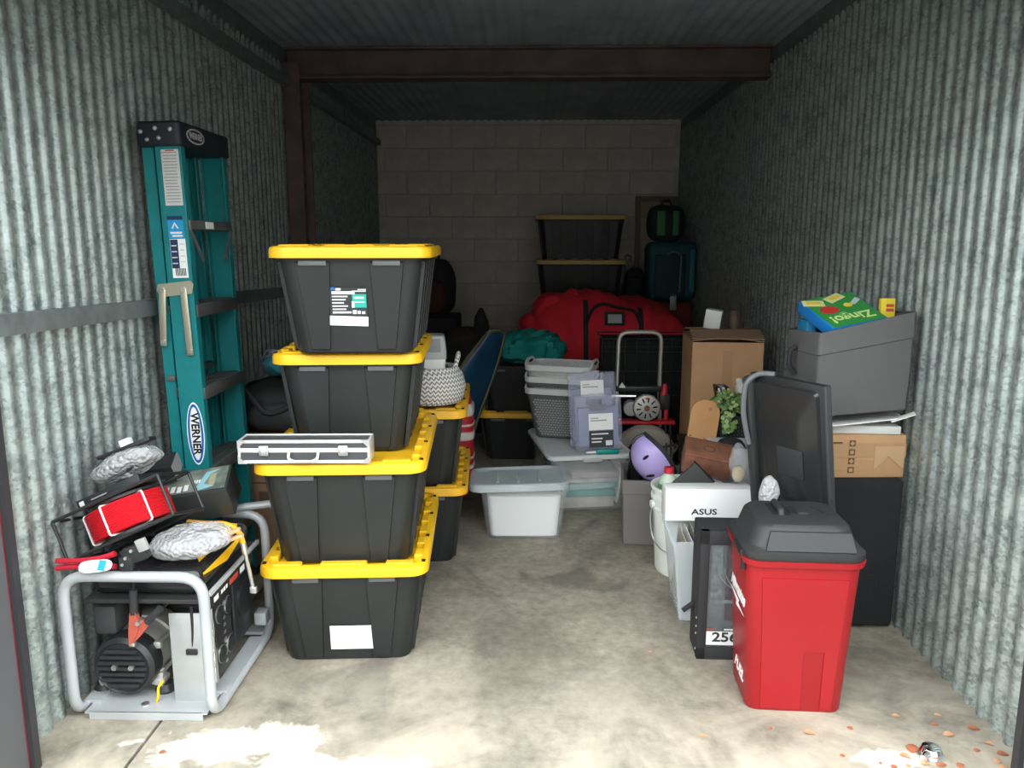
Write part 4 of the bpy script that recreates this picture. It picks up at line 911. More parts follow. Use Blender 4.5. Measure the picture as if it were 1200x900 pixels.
# ------------------------------------------------------------------ monitor
mo = thing('computer_monitor', 'black computer monitor standing on end on the black glass case', 'monitor', (.905, 2.585, .456), (0, 0, R(-56)))
# local: width along X, back faces -Y
MB_ = Matrix.Rotation(R(1), 4, 'Y') @ Matrix.Rotation(R(11), 4, 'X') @ Matrix.Translation((0, 0, .262))
b = B(); b.box((0, 0, 0), (.29, .022, .48), bev=.005); b.xf(MB_); pn = obj('panel', b, BLACK, mo)
b = B(); b.loft([rrect(.25, .44, .02, 0), rrect(.24, .43, .02, .014), rrect(.15, .27, .03, .034), rrect(.12, .24, .03, .036)]); b.xf(MB_ @ Matrix.Translation((0, -.010, 0)) @ Matrix.Rotation(PI / 2, 4, 'X')); obj('back_shell', b, mat('shell_gloss', (.02, .02, .021), .22), mo)
b = B(); b.box((.03, -.048, -.03), (.10, .006, .10), bev=.003); b.xf(MB_); obj('mount_plate', b, BLACKM, mo)
b = B(); b.box((0, .0, 0), (.012, .026, .48), bev=.003); b.xf(MB_ @ Matrix.Translation((.145, 0, 0))); obj('bezel_edge', b, mat('bezel', (.05, .052, .054), .35), mo)
t_ = text('ASUS', .022, PRN, mo, None, None, bold=.0004, squash=1.3); t_.matrix_local = MB_ @ Matrix.Translation((.085, -.0285, -.19)) @ Matrix.Rotation(PI / 2 , 4, 'X')
b = B(); b.box((-.135, -.028, .0), (.034, .04, .47), bev=.012); b.xf(MB_); obj('stand_arm', b, mat('arm_black', (.03, .031, .032), .45), mo)
b = B(); b.tube([MB_ @ Vector(p) for p in ((-.13, -.055, .0), (-.14, -.065, .12), (-.13, -.05, .22), (-.10, -.02, .248), (-.05, .0, .245))], .009, 8, fil=.06); obj('cable', b, mat('cable_grey', (.12, .125, .13), .4), mo)
fw = thing('bubble_wrap_sleeve', 'loose bubble wrap tucked below the black monitor', 'wrap', (.80, 2.55, .478))
b = B(); b.blob((0, 0, .06), (.03, .025, .075), 2.3, .015, 14, 3); obj('wrap', b, BUB, fw)

# ------------------------------------------------------------------ right wall pile
sbx = thing('black_speaker_box', 'large black fabric covered speaker box on the floor by the wall', 'speaker', (1.135, 2.875, 0))
b = B(); b.box((0, 0, .285), (.36, .36, .55), bev=.014, seg=3); obj('cabinet', b, mat('grille_cloth', (.016, .017, .02), .95, bump=.5, bscale=350), sbx)
for x in (-.13, .13):
    for y in (-.13, .13): b = B(); b.cyl((x, y, 0), (x, y, .014), .02, 12); obj('foot', b, BLACK, sbx)
cdb = thing('taped_cardboard_box', 'flat taped cardboard box on the black speaker box', 'box', (1.145, 2.875, .561), (0, 0, R(2)))
b = B(); b.box((0, 0, .078), (.34, .32, .155), bev=.005); obj('carton', b, CARD, cdb)
b = B(); b.box((.0, -.161, .10), (.342, .002, .05)); b.box((0, -.161, .045), (.2, .002, .04), (0, R(3), 0)); obj('tape', b, TAPE, cdb)
b = B(); b.prism([(.06, .0), (.11, .05), (.165, .0), (.165, .085), (.06, .085)], face_front(0, -.1622, .03), .0015); obj('tape_flap', b, mat('tape_pale', (.52, .34, .2), .3), cdb)
INK = mat('ink_dark', (0, 0, 0))
b = B()
for k in range(4): z = .03 + k * .032; b.box((-.02, -.1628, z), (.022, .001, .022)); 
obj('handling_marks', b, mat('ink_card', (.13, .075, .04), .8), cdb)
b = B()
for k in range(4): z = .03 + k * .032; b.box((-.02, -.1634, z), (.012, .001, .012), (0, R(45 * (k % 2)), 0))
obj('mark_centres', b, CARD, cdb)
b = B(); b.box((-.11, -.1626, .128), (.11, .001, .006)); obj('print_line', b, mat('ink_card', (0, 0, 0)), cdb)
wfb = thing('white_flat_box', 'flat white box lying between the cardboard box and grey cube', 'box', (1.15, 2.86, .7175), (0, 0, R(-4)))
b = B(); b.box((0, 0, .015), (.31, .27, .028), (0, 0, 0), bev=.002); obj('carton', b, mat('box_white', (.66, .66, .64), .6), wfb)
b = B(); b.box((-.145, -.1355, .015), (.02, .001, .024)); obj('corner_patch', b, CARD2, wfb)
wfl = thing('white_folder', 'white folded sheet with open flaps on top of the flat white box', 'paper', (1.165, 2.845, .7635), (0, R(-6), R(3)))
b = B(); b.box((0, 0, .003), (.27, .30, .004)); b.box((-.135, -.135, .008), (.07, .05, .003), (0, R(4), R(10))); b.box((.12, -.15, .008), (.08, .04, .003), (0, R(-18), R(-20))); obj('sheet', b, WHITE, wfl)
# grey cube (soft walls, sagging to the left)
cu = thing('grey_fabric_cube', 'grey fabric cube bin of board games against the right wall', 'bin', (1.135, 2.835, .785))
sh_ = lambda p, k: Vector((p.x, p.y, p.z + k * (p.x + .16)))
b = B(); ks = .2
def sag(p):
    k = .09 + .15 * (p.z / .30)
    return Vector((p.x, p.y, p.z + k * (p.x + .155) - .02 * (p.z / .3) * (p.y + .16) / .3))
rg = [rrect(.30, .31, .012, 0), rrect(.31, .325, .014, .005), rrect(.318, .332, .014, .14), rrect(.31, .325, .014, .285), rrect(.298, .313, .01, .285), rrect(.29, .30, .01, .02)]
b.loft([[sag(p) for p in r] for r in rg]); obj('body', b, GREYF, cu)
b = B(); rg = [rrect(.316, .331, .014, .215), rrect(.322, .337, .014, .218), rrect(.318, .334, .014, .292), rrect(.298, .314, .012, .292)]
b.loft([[sag(p) for p in r] for r in rg], False, False); obj('folded_cuff', b, GREYF, cu)
b = B(); b.tube([(-.165, .04, .22), (-.185, .04, .21), (-.19, .04, .15), (-.165, .04, .12)], .010, 8, fil=.02); obj('side_handle', b, BLACKM, cu)
GRN = mat('game_green', (.035, .26, .055), .35); GBL = mat('game_blue', (.01, .17, .50), .4); GYE = mat('game_yellow', (.72, .56, .04), .4)
zg = thing('board_game_box', 'green and blue board game box lettered Zingo tilted in the grey cube', 'board game', (1.10, 2.822, 1.106), (R(22), R(-9), R(14)))
b = B(); b.box((0, 0, .022), (.21, .21, .044), bev=.002); obj('box', b, GBL, zg)
b = B(); b.box((0, .0, .0446), (.200, .205, .001)); gp = obj('green_cover', b, GRN, zg)
t_ = text('Zingo!', .062, mat('game_lettering', (.55, .72, .25), .4), gp, (.0, -.055, .0456), (0, 0, R(180)), bold=.0012)
b = B(); b.prism(oval(-.045, .01, .034, .026), Matrix.Translation((0, 0, .0452)), .0008); obj('red_picture', b, mat('game_red', (.50, .035, .03), .4), gp)
for cx, cy, a in ((-.07, .07, -20), (.02, .08, 20)):
    b = B(); b.box((cx, cy, .0455), (.075, .04, .001), (0, 0, R(a))); cd = obj('picture_card', b, mat('game_cream', (.65, .62, .35), .5), gp)
    b = B(); b.box((cx, cy, .0461), (.05, .018, .001), (0, 0, R(a))); obj('card_print', b, GYE, cd)
b = B(); b.prism(oval(.035, .02, .016, .014), Matrix.Translation((0, 0, .0452)), .0008); obj('yellow_picture', b, GYE, gp)
b = B(); b.prism([(.05, .03), (.09, .06), (.098, .04), (.06, .015)], Matrix.Translation((0, 0, .0452)), .0008); obj('silver_picture', b, mat('game_silver', (.5, .55, .55), .4), gp)
b = B(); b.box((.02, -.1056, .022), (.13, .001, .02)); obj('side_print', b, mat('cyan_pale', (.25, .5, .75), .5), zg)
bl = tag(obj('blue_game_box', B().box((0, 0, 0), (.035, .10, .23), bev=.002), mat('game_teal', (.02, .22, .42), .4), None, (1.018, 2.92, .985), (0, 0, 0)), 'blue game box upright along the side of the grey cube', 'board game')
yb = thing('yellow_box', 'small yellow box with red print beside the green game box', 'box', (1.252, 2.80, 1.05), (R(-3), R(0), R(4)))
b = B(); b.box((0, 0, .065), (.05, .02, .14), bev=.002); obj('carton', b, GYE, yb)
bars(mat('print_red', (0, 0, 0)), yb, [(-.008, -.01, .02, 0), (-.008, -.026, .02, -.015)], face_front(0, -.0106, .115))

# ------------------------------------------------------------------ tall cardboard, shelf things
dt = thing('dark_plastic_crate', 'dark plastic crate supporting the mesh basket and wooden board', 'crate', (1.015, 3.79, 0))
b = B(); b.bin(.48, .34, .50, .36, .41, .02, .006, lip=.008); b.box((0, 0, .37), (.48, .34, .02)); obj('body', b, DARK, dt)
for x in (-.18, 0, .18): b = B(); b.box((x, -.180, .20), (.02, .012, .34), bev=.003); obj('rib', b, DARK, dt)
lc = thing('large_cardboard_box', 'large open brown cardboard box beside the wire crate', 'box', (1.03, 4.235, 0), (0, 0, R(-4)))
b = B()
cw, cdp, ch = .36, .42, .875; b.bin(cw, cdp, cw, cdp, ch, .006, .005, n=1); obj('carton', b, CARD, lc)
for (c_, d_, r_) in (((0, -.14, ch + .035), (cw, .14, .005), (R(14), 0, 0)), ((0, .17, ch + .03), (cw, .12, .005), (R(-10), 0, 0)), ((-.11, 0, ch + .015), (.14, cdp, .005), (0, R(-6), 0)), ((.12, 0, ch + .012), (.12, cdp, .005), (0, R(7), 0))):
    b = B(); b.box(c_, d_, r_); obj('flap', b, CARD2, lc)
b = B(); b.box((0, -cdp / 2 - .001, ch * .6), (.05, .001, ch * .7)); obj('tape', b, TAPE, lc)
b = B(); b.box((0, 0, ch - .06), (cw - .02, cdp - .02, .1)); obj('packed_contents', b, CARD2, lc)
swb = thing('small_white_box', 'small white box standing tilted on the large cardboard box', 'box', (.985, 4.28, .922), (R(4), R(8), R(-20)))
b = B(); b.box((0, 0, .05), (.085, .06, .10), bev=.002); obj('carton', b, WHITE, swb)
b = B(); b.box((-.043, 0, .05), (.001, .056, .096)); obj('side_panel', b, mat('side_grey', (.45, .46, .46), .6), swb)
tag(obj('brown_jar', B().lathe([(0, 0), (.032, 0), (.035, .01), (.035, .07), (.028, .085), (.03, .09), (.03, .105), (0, .107)], 20), mat('jar_brown', (.09, .055, .045), .5), None, (1.100, 4.265, .912)), 'brown lidded jar beside the small white box', 'jar')
wbd = thing('wooden_board', 'pale wooden board with rounded top and drilled holes', 'board', (.797, 3.62, .412), (R(-8), R(9), R(3)))
pts = [(-.068, 0), (-.068, .19)] + [(-.0 + .068 * math.cos(R(a)), .19 + .055 * math.sin(R(a))) for a in range(170, 5, -15)] + [(.068, .19), (.068, 0), (.032, 0), (.022, .010), (0, .014), (-.022, .010), (-.032, 0)]
b = B(); b.prism(pts, Matrix.Rotation(PI / 2, 4, 'X'), .014); obj('board', b, mat('pine', (.55, .29, .12), .55, var=.06, vscale=10), wbd)
for x, z in ((-.055, .07), (-.055, .045), (-.045, .02), (.055, .07), (.052, .045), (.042, .02)):
    b = B(); b.cyl((x, -.0135, z), (x, -.0155, z), .0035, 8); obj('hole', b, HOLE, wbd)
b = B(); b.cyl((.02, -.0135, .205), (.02, -.0152, .205), .009, 12); obj('knot', b, mat('knot', (.40, .20, .09), .6), wbd)
mbk = thing('black_mesh_basket', 'black mesh basket holding the plant and books', 'basket', (.985, 3.73, .412))
b = B(); b.bin(.17, .16, .18, .17, .165, .012, .004, lip=.004, liph=.008); obj('body', b, BLACKM, mbk)
b = B()
for i in range(9):
    for j_ in range(8): b.box((-.072 + i * .018, -.086, .02 + j_ * .018), (.006, .003, .006))
o = obj('mesh_dots', b, mat('mesh_grey', (.05, .05, .052), .4), mbk); o['kind'] = 'stuff'
pl = thing('leafy_plant', 'small green artificial plant spilling out of the mesh basket', 'plant', (.935, 3.685, .556))
for k in range(9):
    a = R(k * 40); b = B(); b.tube([(0, 0, -.02), (.02 * math.cos(a), .012 * math.sin(a) - .005, .045), (.045 * math.cos(a), .02 * math.sin(a) - .03, .075 + .02 * math.sin(k))], .002, 5); obj('stem', b, mat('stem_green', (.10, .16, .05), .6), pl)
LV = [mat('leaf_green', (.20, .33, .09), .55, var=.25, vscale=30), mat('leaf_pale', (.36, .47, .20), .55), mat('leaf_dark', (.10, .19, .06), .55)]
b = B(); b.prism([(0, 0), (.008, .007), (.010, .015), (0, .026), (-.010, .015), (-.008, .007)], Matrix.Identity(4), .0008)
lm0 = mesh_of(b, 'leaf', LV[0]); lms = [lm0]
for k in (1, 2): m_ = lm0.copy(); m_.materials.clear(); m_.materials.append(LV[k]); lms.append(m_)
for k in range(520):
    u = random.gauss(0, 1), random.gauss(0, 1), random.gauss(0, 1); v = Vector(u).normalized() * random.uniform(.55, 1)
    p = Vector((v.x * .085, v.y * .05 - .03, .075 + v.z * .06))
    if k < 30: p = Vector((-.005 + random.uniform(-.025, .03), -.068 + random.uniform(-.006, .002), -.025 + random.uniform(-.035, .05)))
    elif p.z < .045 or p.y > .0 or (p.x < -.02 and p.y > -.062 and p.z < .10): continue
    obj('leaf', lms[k % 3], LV[0], pl, p, (1.45 + random.uniform(-.1, .1), random.uniform(-.6, .6), random.uniform(-.15, .15)) if k < 30 else (random.uniform(-1, 1), random.uniform(-1, 1), random.uniform(0, 6.3)))
for k, (x, tl_, c_) in enumerate(((.928, -14, (.015, .016, .018)), (.950, -14, (.35, .42, .45)), (.972, -14, (.02, .02, .022)))):
    o = thing('upright_book', ('thin black book leaning behind the plant', 'thin grey blue book between the two black books', 'thin black book beside the white plush toy')[k], 'book', (x, 3.752, .575), (0, R(tl_), 0))
    b = B(); b.box((0, 0, .055), (.014, .10, .15), bev=.0015); obj('cover', b, mat('book_%d' % k, c_, .45), o)
    b = B(); b.box((0, -.046, .055), (.009, .01, .145)); obj('pages', b, LAB, o)
ph = thing('white_plush', 'white plush toy resting at the top of the mesh basket', 'plush', (1.032, 3.745, .56))
PLU = mat('plush_white', (.60, .60, .57), .95, bump=.6, bscale=90)
b = B(); b.blob((0, 0, .06), (.030, .038, .058), 2.2, .004, 14, 2); b.blob((-.005, -.01, .125), (.045, .042, .042), 2.1, .006, 16, 3); obj('body', b, PLU, ph)
b = B(); b.blob((-.01, -.055, .12), (.02, .018, .016), 2.1, .002, 20, 3); obj('muzzle', b, mat('plush_tan', (.42, .36, .30), .95), ph)
for s in (-1, 1): b = B(); b.blob((s * .03, 0, .165), (.015, .01, .016), 2.2); obj('ear', b, PLU, ph)
tag(obj('teal_scrap', B().blob((0, 0, .014), (.04, .011, .014), 2.3, .002, 14, 2, flat=-.013), TEALC, None, (.94, 3.628, .413)), 'small teal cloth scrap at the foot of the mesh basket', 'cloth')

# ------------------------------------------------------------------ machine with U handle in front of the wire crate
ht = thing('wheeled_machine', 'wheeled machine with a silver U handle and round slotted motor cover', 'machine', (.63, 4.46, 0))
TUBE = mat('tube_nickel', (.42, .41, .38), .35, .6)
b = B(); b.tube([(-.135, .0, .33), (-.125, .02, .56), (-.118, .03, .875), (.122, .03, .875), (.118, .02, .56), (.125, 0, .33)], .0125, 10, fil=.06); obj('handle', b, TUBE, ht)
b = B(); b.cyl((.03, -.02, .465), (.03, -.085, .465), .065, 28); obj('motor_body', b, BLACK, ht)
b = B(); b.lathe([(.075, 0), (.077, -.01), (.07, -.022), (.03, -.03), (0, -.03)], 32, Matrix.Translation((.03, -.09, .465)) @ Matrix.Rotation(-PI / 2, 4, 'X')); mcv = obj('motor_cover', b, mat('cover_alu', (.50, .49, .46), .45, .5), ht)
for k in range(10):
    a = R(36 * k + 8); b = B(); b.box((.03 + .045 * math.cos(a), -.1165, .465 + .045 * math.sin(a)), (.028, .006, .008), (0, -a, 0), bev=.001, seg=1); obj('vent_slot', b, HOLE, mcv)
b = B(); b.cyl((.03, -.118, .465), (.03, -.126, .465), .016, 14); obj('hub', b, mat('hub_rust', (.22, .07, .05), .6), mcv)
b = B(); b.box((.03, -.115, .52), (.02, .004, .01)); obj('red_mark', b, mat('cap_red', (0, 0, 0)), mcv)
b = B(); b.cyl((-.055, -.02, .455), (-.055, -.09, .455), .04, 20); obj('blower', b, ZINC, ht)
b = B(); b.box((.03, -.04, .375), (.33, .10, .018), bev=.003); b.box((.15, -.03, .42), (.02, .03, .10), bev=.003); obj('red_frame', b, mat('frame_red', (.45, .015, .025), .4), ht)
b = B(); b.cyl((.135, -.04, .53), (.138, -.045, .59), .022, 12, .012); obj('red_knob', b, mat('frame_red', (0, 0, 0)), ht)
b = B(); b.box((.02, .0, .555), (.30, .03, .03), bev=.004); b.box((.14, -.02, .49), (.06, .06, .10), bev=.01); obj('crossbar', b, BLACK, ht)
b = B(); b.cyl((-.16, -.02, .515), (-.02, -.02, .515), .009, 10); obj('axle', b, STEEL, ht)
b = B(); b.prism([(-.12, .0), (-.08, 0), (-.10, .03)], face_front(0, -.02, .565), .01); obj('white_tag', b, WHITE, ht)
WH = Matrix.Translation((.03, -.05, .20)) @ Matrix.Rotation(R(-72), 4, 'X')
b = B(); b.lathe([(.105, -.028), (.14, -.034), (.165, -.025), (.172, 0), (.165, .025), (.14, .034), (.105, .028), (.10, 0), (.105, -.028)], 40, WH); obj('wheel_rim', b, mat('tyre_beige', (.33, .30, .26), .6, var=.1), ht)
b = B(); b.lathe([(0, -.012), (.104, -.012), (.104, .012), (0, .012)], 30, WH); obj('wheel_disc', b, BLACKM, ht)
for x in (.14, .165): b = B(); b.tube([(x, -.09, .37), (x + .01, -.11, .2), (x + .005, -.1, .04)], .005, 6); obj('hanging_rod', b, BLACK, ht)

# wire crate
wc = thing('wire_crate', 'black wire dog crate standing before the red bag', 'crate', (.725, 4.97, 0))
CW, CD, CH = .56, .36, .80
WIRE = mat('wire_dark', (.045, .05, .05), .35, .4)
b = B(); b.box((0, .01, CH / 2), (CW - .03, CD - .05, CH - .03)); obj('fabric_cover', b, mat('cover_black', (.010, .012, .012), .9), wc)
wm = B().cyl((-CW / 2, 0, 0), (CW / 2, 0, 0), .0028, 6); wmesh = mesh_of(wm, 'wire', WIRE)
wv = B().cyl((0, 0, .01), (0, 0, CH), .0028, 6); wvm = mesh_of(wv, 'wire', WIRE)
for z in (.02, .15, .30, .45, .60, .72, .75, CH): obj('wire', wmesh, WIRE, wc, (0, -CD / 2, z))
for i in range(9): obj('wire', wvm, WIRE, wc, (-CW / 2 + CW * i / 8, -CD / 2 - .004, 0))
for z in (.02, CH):
    b = B(); b.tube([(-CW / 2, -CD / 2, z), (CW / 2, -CD / 2, z), (CW / 2, CD / 2, z), (-CW / 2, CD / 2, z)], .005, 6, True, .02); obj('frame_loop', b, WIRE, wc)
b = B(); b.box((0, 0, .012), (CW - .02, CD - .02, .02)); obj('tray', b, BLACK, wc)

# ------------------------------------------------------------------ red duffel
rd = thing('red_duffel_bag', 'large red fabric storage bag with black straps before the dark totes', 'bag', (.56, 5.85, 0))
RX, RY, RZ, RZC = .60, .36, .50, .50
def duffel(u, a, off=0):
    s = max(0, 1 - abs(u) ** 3.2) ** (1 / 3.2)
    e = .72; cy, sz = math.cos(a), math.sin(a)
    y = RY * s * math.copysign(abs(cy) ** e, cy); z = RZ * s * math.copysign(abs(sz) ** e, sz) * (1 - .10 * u)
    p = Vector((RX * u, y, z)); q = p * 4.5
    k = noise.noise(q) * .05 + (.5 - abs(noise.noise(p * Vector((9, 4, 4)) if False else Vector((p.x * 11, p.y * 4, p.z * 3)))) * 2) * .028
    if u < -.45: k += .05 * noise.noise(Vector((p.x * 9, p.y * 5, p.z * 7)))
    p += Vector((0, y, z)).normalized() * (k + off) if s > .02 else Vector((0, 0, 0))
    p.z = max(p.z, -RZC + .002); return p + Vector((0, 0, RZC))
b = B(); rings = [[duffel(-1 + 2 * (i + .001) / 40.002, 2 * PI * j / 40) for j in range(40)] for i in range(41)]; b.loft(rings); obj('bag', b, REDB, rd, ang=60)
for u in (-.27, .37):
    b = B(); rr = []
    for du, off in ((-.036, -.004), (-.036, .008), (.036, .008), (.036, -.004)): rr.append([duffel(u + du * .8, R(122 + 100 * j / 40), off) for j in range(41)])
    b.loft(rr, False, False, closed=False); obj('strap', b, BLACKM, rd)
b = B(); b.tube([duffel(-.27, R(150), .012), duffel(-.2, R(135), .02), duffel(-.08, R(126), .022), duffel(.16, R(126), .022), duffel(.3, R(135), .02), duffel(.37, R(150), .012)], .012, 8, fil=.12); obj('carry_handle', b, BLACKM, rd)
pt = duffel(.06, R(146), .014)
b = B(); b.box(pt, (.14, .012, .095), (R(-10), 0, 0), bev=.004); tw = obj('tag_window', b, BLACKM, rd)
b = B(); b.box(pt + Vector((0, -.008, 0)), (.095, .006, .06), (R(-10), 0, 0)); obj('tag_card', b, mat('tag_grey', (.38, .40, .40), .4), tw)
for k, (x, z, r_) in enumerate(((-.42, .90, .12), (-.27, .955, .09), (-.52, .76, .11))): b = B(); b.blob((x, -.10, z), (r_ * .8, r_, r_), 2.3, .04, 9, k + 2); obj('fabric_fold', b, REDB, rd, ang=60)

# teal fabric on lidless tote
tf = tag(obj('teal_fabric', B().blob((0, 0, .07), (.21, .20, .10), 2.4, .075, 9, 11, 44, 26, ridge=True, flat=-.082), TEALC, None, (.02, 5.12, .63)), 'crumpled teal fabric heaped on the lidless black tote', 'fabric')
# blue sled
sl = thing('blue_plastic_sled', 'dark blue curved plastic sled leaning beside the red and white sack', 'sled', (-.42, 4.62, 0))
SLD = mat('sled_blue', (.010, .035, .085), .4, col2=(.015, .08, .14), vscale=5)
b = B(); rings = []
for i in range(15):
    v = i / 14; z = .004 + .86 * v; hw = .22 * (1 - .55 * max(0, v - .55) ** 2 / .2) ; cx = -.08 + .30 * v ** 1.5
    row = []
    for k in range(13):
        u = -1 + 2 * k / 12; row.append(Vector((cx + u * hw * .55, -.05 + u * hw * .5 + .08 * v + .05 * (u * u), z - .03 * abs(u) ** 3 * v)))
    rings.append(row)
outer = rings; inn = [[p + Vector((.012, .014, 0)) for p in r] for r in rings]
for a, fl_ in ((outer, 0), (inn, 1)): b.loft(a, False, False, closed=False)
b.loft([[r[0] for r in outer], [r[0] for r in inn]], False, False, closed=False); b.loft([[r[-1] for r in outer], [r[-1] for r in inn]], False, False, closed=False); b.loft([outer[-1], inn[-1]], False, False, closed=False); b.loft([outer[0], inn[0]], False, False, closed=False)
bmesh.ops.remove_doubles(b.bm, verts=b.bm.verts, dist=1e-5); obj('shell', b, SLD, sl, ang=60)
b = B(); b.tube([r[0] for r in outer] + list(outer[-1]) + [r[-1] for r in outer[::-1]], .010, 8); obj('rolled_rim', b, mat('rim_ochre', (.12, .11, .05), .5), sl)

# ------------------------------------------------------------------ back of the unit
DK = mat('dark_nylon', (.016, .017, .02), .8, bump=.2, bscale=80)
st = thing('red_suitcase', 'upright red suitcase under the teal suitcase', 'suitcase', (1.10, 6.45, 0))
b = B(); b.box((0, 0, .47), (.40, .30, .88), bev=.05, seg=3); obj('shell', b, mat('case_red', (.16, .012, .02), .7), st)
for x in (-.14, .14): b = B(); b.cyl((x, -.1, .028), (x + .02, -.1, .028), .028, 12); obj('wheel', b, BLACK, st)
b = B(); b.box((.0, -.155, .47), (.30, .02, .6), bev=.02); obj('front_pocket', b, mat('case_red', (0, 0, 0)), st)
ts = thing('teal_suitcase', 'dark teal suitcase lying on the red suitcase', 'suitcase', (1.12, 6.42, .912))
b = B(); b.box((0, 0, .235), (.38, .28, .46), bev=.055, seg=3); obj('shell', b, mat('case_teal', (.006, .055, .065), .7), ts)
b = B(); b.box((-.02, -.148, .20), (.24, .03, .34), bev=.02); pk_ = obj('front_pocket', b, mat('case_teal_dark', (.008, .03, .036), .7), ts)
b = B(); b.box((.155, -.10, .24), (.05, .09, .34), bev=.02); obj('side_panel', b, mat('teal_bright', (.008, .13, .14), .6), ts)
b = B(); b.tube([(-.05, -.165, .36), (.0, -.17, .40), (.06, -.168, .36)], .008, 6, fil=.03); b.tube([(.06, -.166, .36), (.055, -.166, .08)], .006, 6); obj('zip', b, mat('zip_grey', (.10, .13, .13), .4), pk_)
lt = tag(obj('luggage_tag', B().box((0, 0, -.07), (.05, .006, .13), bev=.002), mat('tag_pale', (.30, .33, .32), .4), None, (1.13, 6.26, .985)), 'pale luggage tag hanging in front of the teal suitcase', 'tag')
gb = thing('green_backpack', 'green and black backpack on top of the teal suitcase', 'backpack', (1.08, 6.42, 1.374))
b = B(); b.blob((0, 0, .145), (.145, .11, .145), 3.2, .012, 7, 2, flat=-.143); obj('main_body', b, mat('pack_black', (.012, .016, .016), .8), gb)
for x, w_ in ((-.055, .065), (.06, .05)): b = B(); b.box((x, -.108, .145), (w_, .02, .19), bev=.009); obj('green_panel', b, mat('pack_green', (.03, .16, .06), .7), gb)
b = B(); b.tube([(-.04, 0, .28), (-.03, 0, .32), (.03, 0, .32), (.04, 0, .28)], .010, 6, fil=.02); obj('grab_loop', b, DK, gb)
fm = thing('leaning_headboard', 'tall tan wooden headboard frame leaning on the block wall', 'headboard', (1.13, 7.12, 0), (R(-4), 0, 0))
TAN = mat('frame_tan', (.17, .14, .11), .7, var=.1)
for x in (-.165, .165): b = B(); b.box((x, 0, .89), (.045, .025, 1.78), bev=.004); obj('stile', b, TAN, fm)
for z in (.3, 1.0, 1.755): b = B(); b.box((0, 0, z), (.33, .022, .045), bev=.004); obj('crosspiece', b, TAN, fm)
b = B(); b.box((.0, .002, 1.66), (.285, .012, .14)); obj('top_panel', b, mat('panel_tan', (.30, .25, .19), .7), fm)
db = thing('black_duffel', 'black holdall wedged between dark totes and suitcases', 'bag', (.90, 6.85, 0))
b = B(); b.blob((-.0, 0, .58), (.09, .12, .58), 4, .02, 5, 4, 30, 30); obj('body', b, DK, db)
b = B(); b.tube([(-.06, -.10, 1.0), (-.05, -.13, 1.08), (.04, -.13, 1.08), (.05, -.10, 1.0)], .012, 6, fil=.04); obj('handle', b, DK, db)
hk = thing('folded_umbrella', 'dark folded umbrella standing against the block wall', 'umbrella', (.86, 7.15, 0), (R(-3), 0, 0))
b = B(); b.lathe([(.006, 0), (.02, .1), (.035, .7), (.03, .8), (.012, .84)], 14, None, True, True); obj('canopy', b, DK, hk)
b = B(); b.tube([(0, 0, .83), (0, 0, 1.22), (.0, -.0, 1.26), (.05, 0, 1.26), (.05, 0, 1.2)], .008, 8, fil=.025); obj('handle', b, mat('handle_grey', (.2, .2, .19), .4), hk)
# left rear: dark bags and boxes
d1 = thing('steamer_chest', 'black chest at the back left behind the front totes', 'chest', (-.88, 6.48, 0))
b = B(); b.box((0, 0, .40), (.62, .50, .78), bev=.02); obj('body', b, DK, d1)
b = B(); b.box((0, -.252, .62), (.63, .01, .03), bev=.002); obj('lid_seam', b, BLACK, d1)
for x in (-.2, .2): b = B(); b.box((x, -.26, .60), (.05, .015, .07), bev=.003); obj('latch', b, mat('zip_grey', (0, 0, 0)), d1)
d2 = thing('dark_backpack', 'dark stuffed backpack on the black chest', 'backpack', (-.775, 6.46, .795))
b = B(); b.blob((0, 0, .225), (.17, .16, .235), 2.8, .035, 5, 4, flat=-.223); obj('main_body', b, DK, d2)
b = B(); b.blob((.0, -.15, .15), (.12, .05, .13), 3, .01, 7, 6); obj('front_pocket', b, mat('pocket_maroon', (.05, .012, .016), .8), d2)
b = B(); b.tube([(-.04, 0, .45), (-.03, 0, .50), (.04, 0, .50), (.05, 0, .45)], .010, 6, fil=.02); obj('grab_loop', b, DK, d2)
d3 = thing('dark_storage_crate', 'dark open crate behind the blue sled', 'crate', (-.45, 5.86, 0))
b = B(); b.bin(.44, .44, .48, .48, .62, .02, .006, lip=.01); b.box((0, 0, .5), (.44, .44, .04)); obj('body', b, DK, d3)
for x in (-.15, 0, .15): b = B(); b.box((x, -.232, .3), (.03, .012, .5), bev=.003); obj('rib', b, DK, d3)
d4 = thing('dark_cloth_heap', 'heap of dark clothing in the crate behind the blue sled', 'clothing', (-.45, 5.86, .545))
b = B(); b.blob((0, 0, .10), (.165, .155, .11), 2.4, .03, 7, 12, flat=-.09); obj('cloth', b, mat('cloth_dark', (.03, .026, .022), .9), d4)
b = B(); b.blob((.10, -.08, .22), (.05, .05, .12), 2.2, .03, 9, 5); obj('sleeve', b, DK, d4)

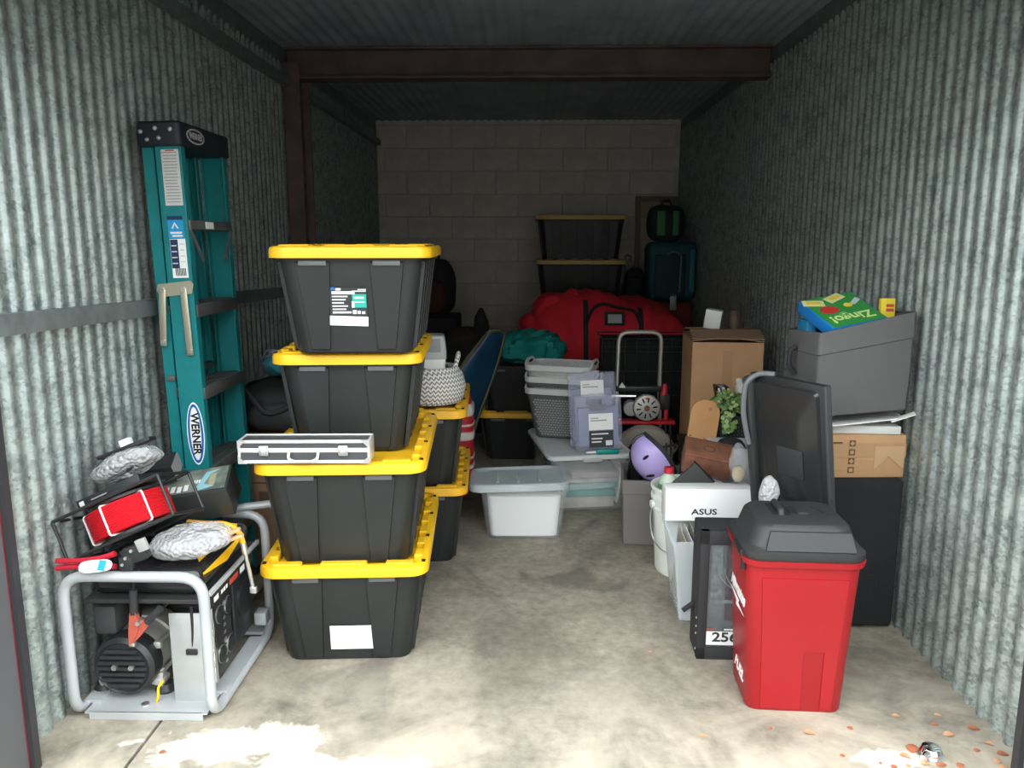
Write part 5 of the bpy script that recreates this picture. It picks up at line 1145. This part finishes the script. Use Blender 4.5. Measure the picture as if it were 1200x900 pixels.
# ------------------------------------------------------------------ floor litter
kn = thing('chrome_knob', 'shiny chrome knob lying on the floor near the leaves', 'knob', (1.10, 1.975, .0), (0, 0, R(20)))
b = B(); b.lathe([(0, 0), (.020, 0), (.028, .006), (.030, .016), (.024, .026), (.012, .031), (0, .032)], 24); obj('dome', b, CHROME, kn)
b = B(); b.cyl((-.02, -.01, .016), (-.042, -.016, .012), .010, 12); obj('stem', b, CHROME, kn); b = B(); b.lathe([(.033, 0), (.034, .004), (.026, .007)], 22, None, True, True); obj('rosette', b, STEEL, kn)
LF = [mat('leaf_rust', (.36, .12, .055), .7, var=.2, vscale=40), mat('leaf_tan', (.50, .28, .15), .7, var=.2, vscale=40)]
def leafmesh(m):
    b = B(); L, Wd = 1, .32; top = []; bot = []
    for k in range(9):
        t_ = k / 8; wv_ = Wd * math.sin(PI * t_ ** .8) + .015; z = .05 + .13 * math.sin(PI * t_) ; row = [Vector((-.5 + t_, u * wv_, z + .22 * abs(u) * wv_)) for u in (-1, -.5, 0, .5, 1)]
        top.append(row)
    b.loft(top, False, False, closed=False); b.loft([[p + Vector((0, 0, .02)) for p in r] for r in top], False, False, closed=False)
    return mesh_of(b, 'blade', m, 60)
lmx = [leafmesh(m) for m in LF]
stemb = mesh_of(B().tube([(-.75, .03, .02), (-.5, 0, .06)], .015, 5), 'stalk', LF[0])
spots = [(1.065, 2.005, .055, 60), (1.215, 2.165, .03, -20), (1.185, 2.12, .03, 5), (1.20, 2.07, .045, 8), (1.285, 2.10, .045, -20), (1.29, 2.03, .035, -40), (1.30, 1.985, .04, -20), (1.27, 1.955, .035, 30), (1.11, 1.935, .04, 10), (1.07, 1.94, .035, -10), (1.16, 1.935, .035, 40), (1.02, 1.93, .025, 0), (.98, 1.925, .03, 20), (1.03, 1.97, .04, -40), (.93, 2.095, .028, -60), (.805, 2.07, .045, -25), (.70, 2.09, .025, 20), (1.09, 2.16, .03, -10), (1.24, 2.0, .03, 20), (1.27, 1.925, .04, 0), (.86, 1.97, .025, 40), (.50, 2.05, .03, -10), (-1.0, 1.945, .03, 0), (.42, 2.52, .025, 60), (.95, 1.94, .02, 10), (1.13, 1.99, .02, -30)]
for k, (x, y, s, a) in enumerate(spots):
    lbl = ('small ' if s < .034 else 'larger ') + ('rust brown' if k % 2 == 0 else 'pale tan') + ' dry leaf on the concrete floor'
    if s == .055: lbl = 'largest rust brown leaf lying beside the chrome knob'
    o = thing('fallen_leaf', lbl, 'leaf', (x, y, -.002), (0, 0, R(a)), ('larger ' if s >= .034 else 'small ') + ('rust' if k % 2 == 0 else 'tan') + ' leaves on the floor'); o.scale = (s * .8, s * .8, s * .55)
    obj('blade', lmx[k % 2], LF[0], o); obj('stalk', stemb, LF[0], o)
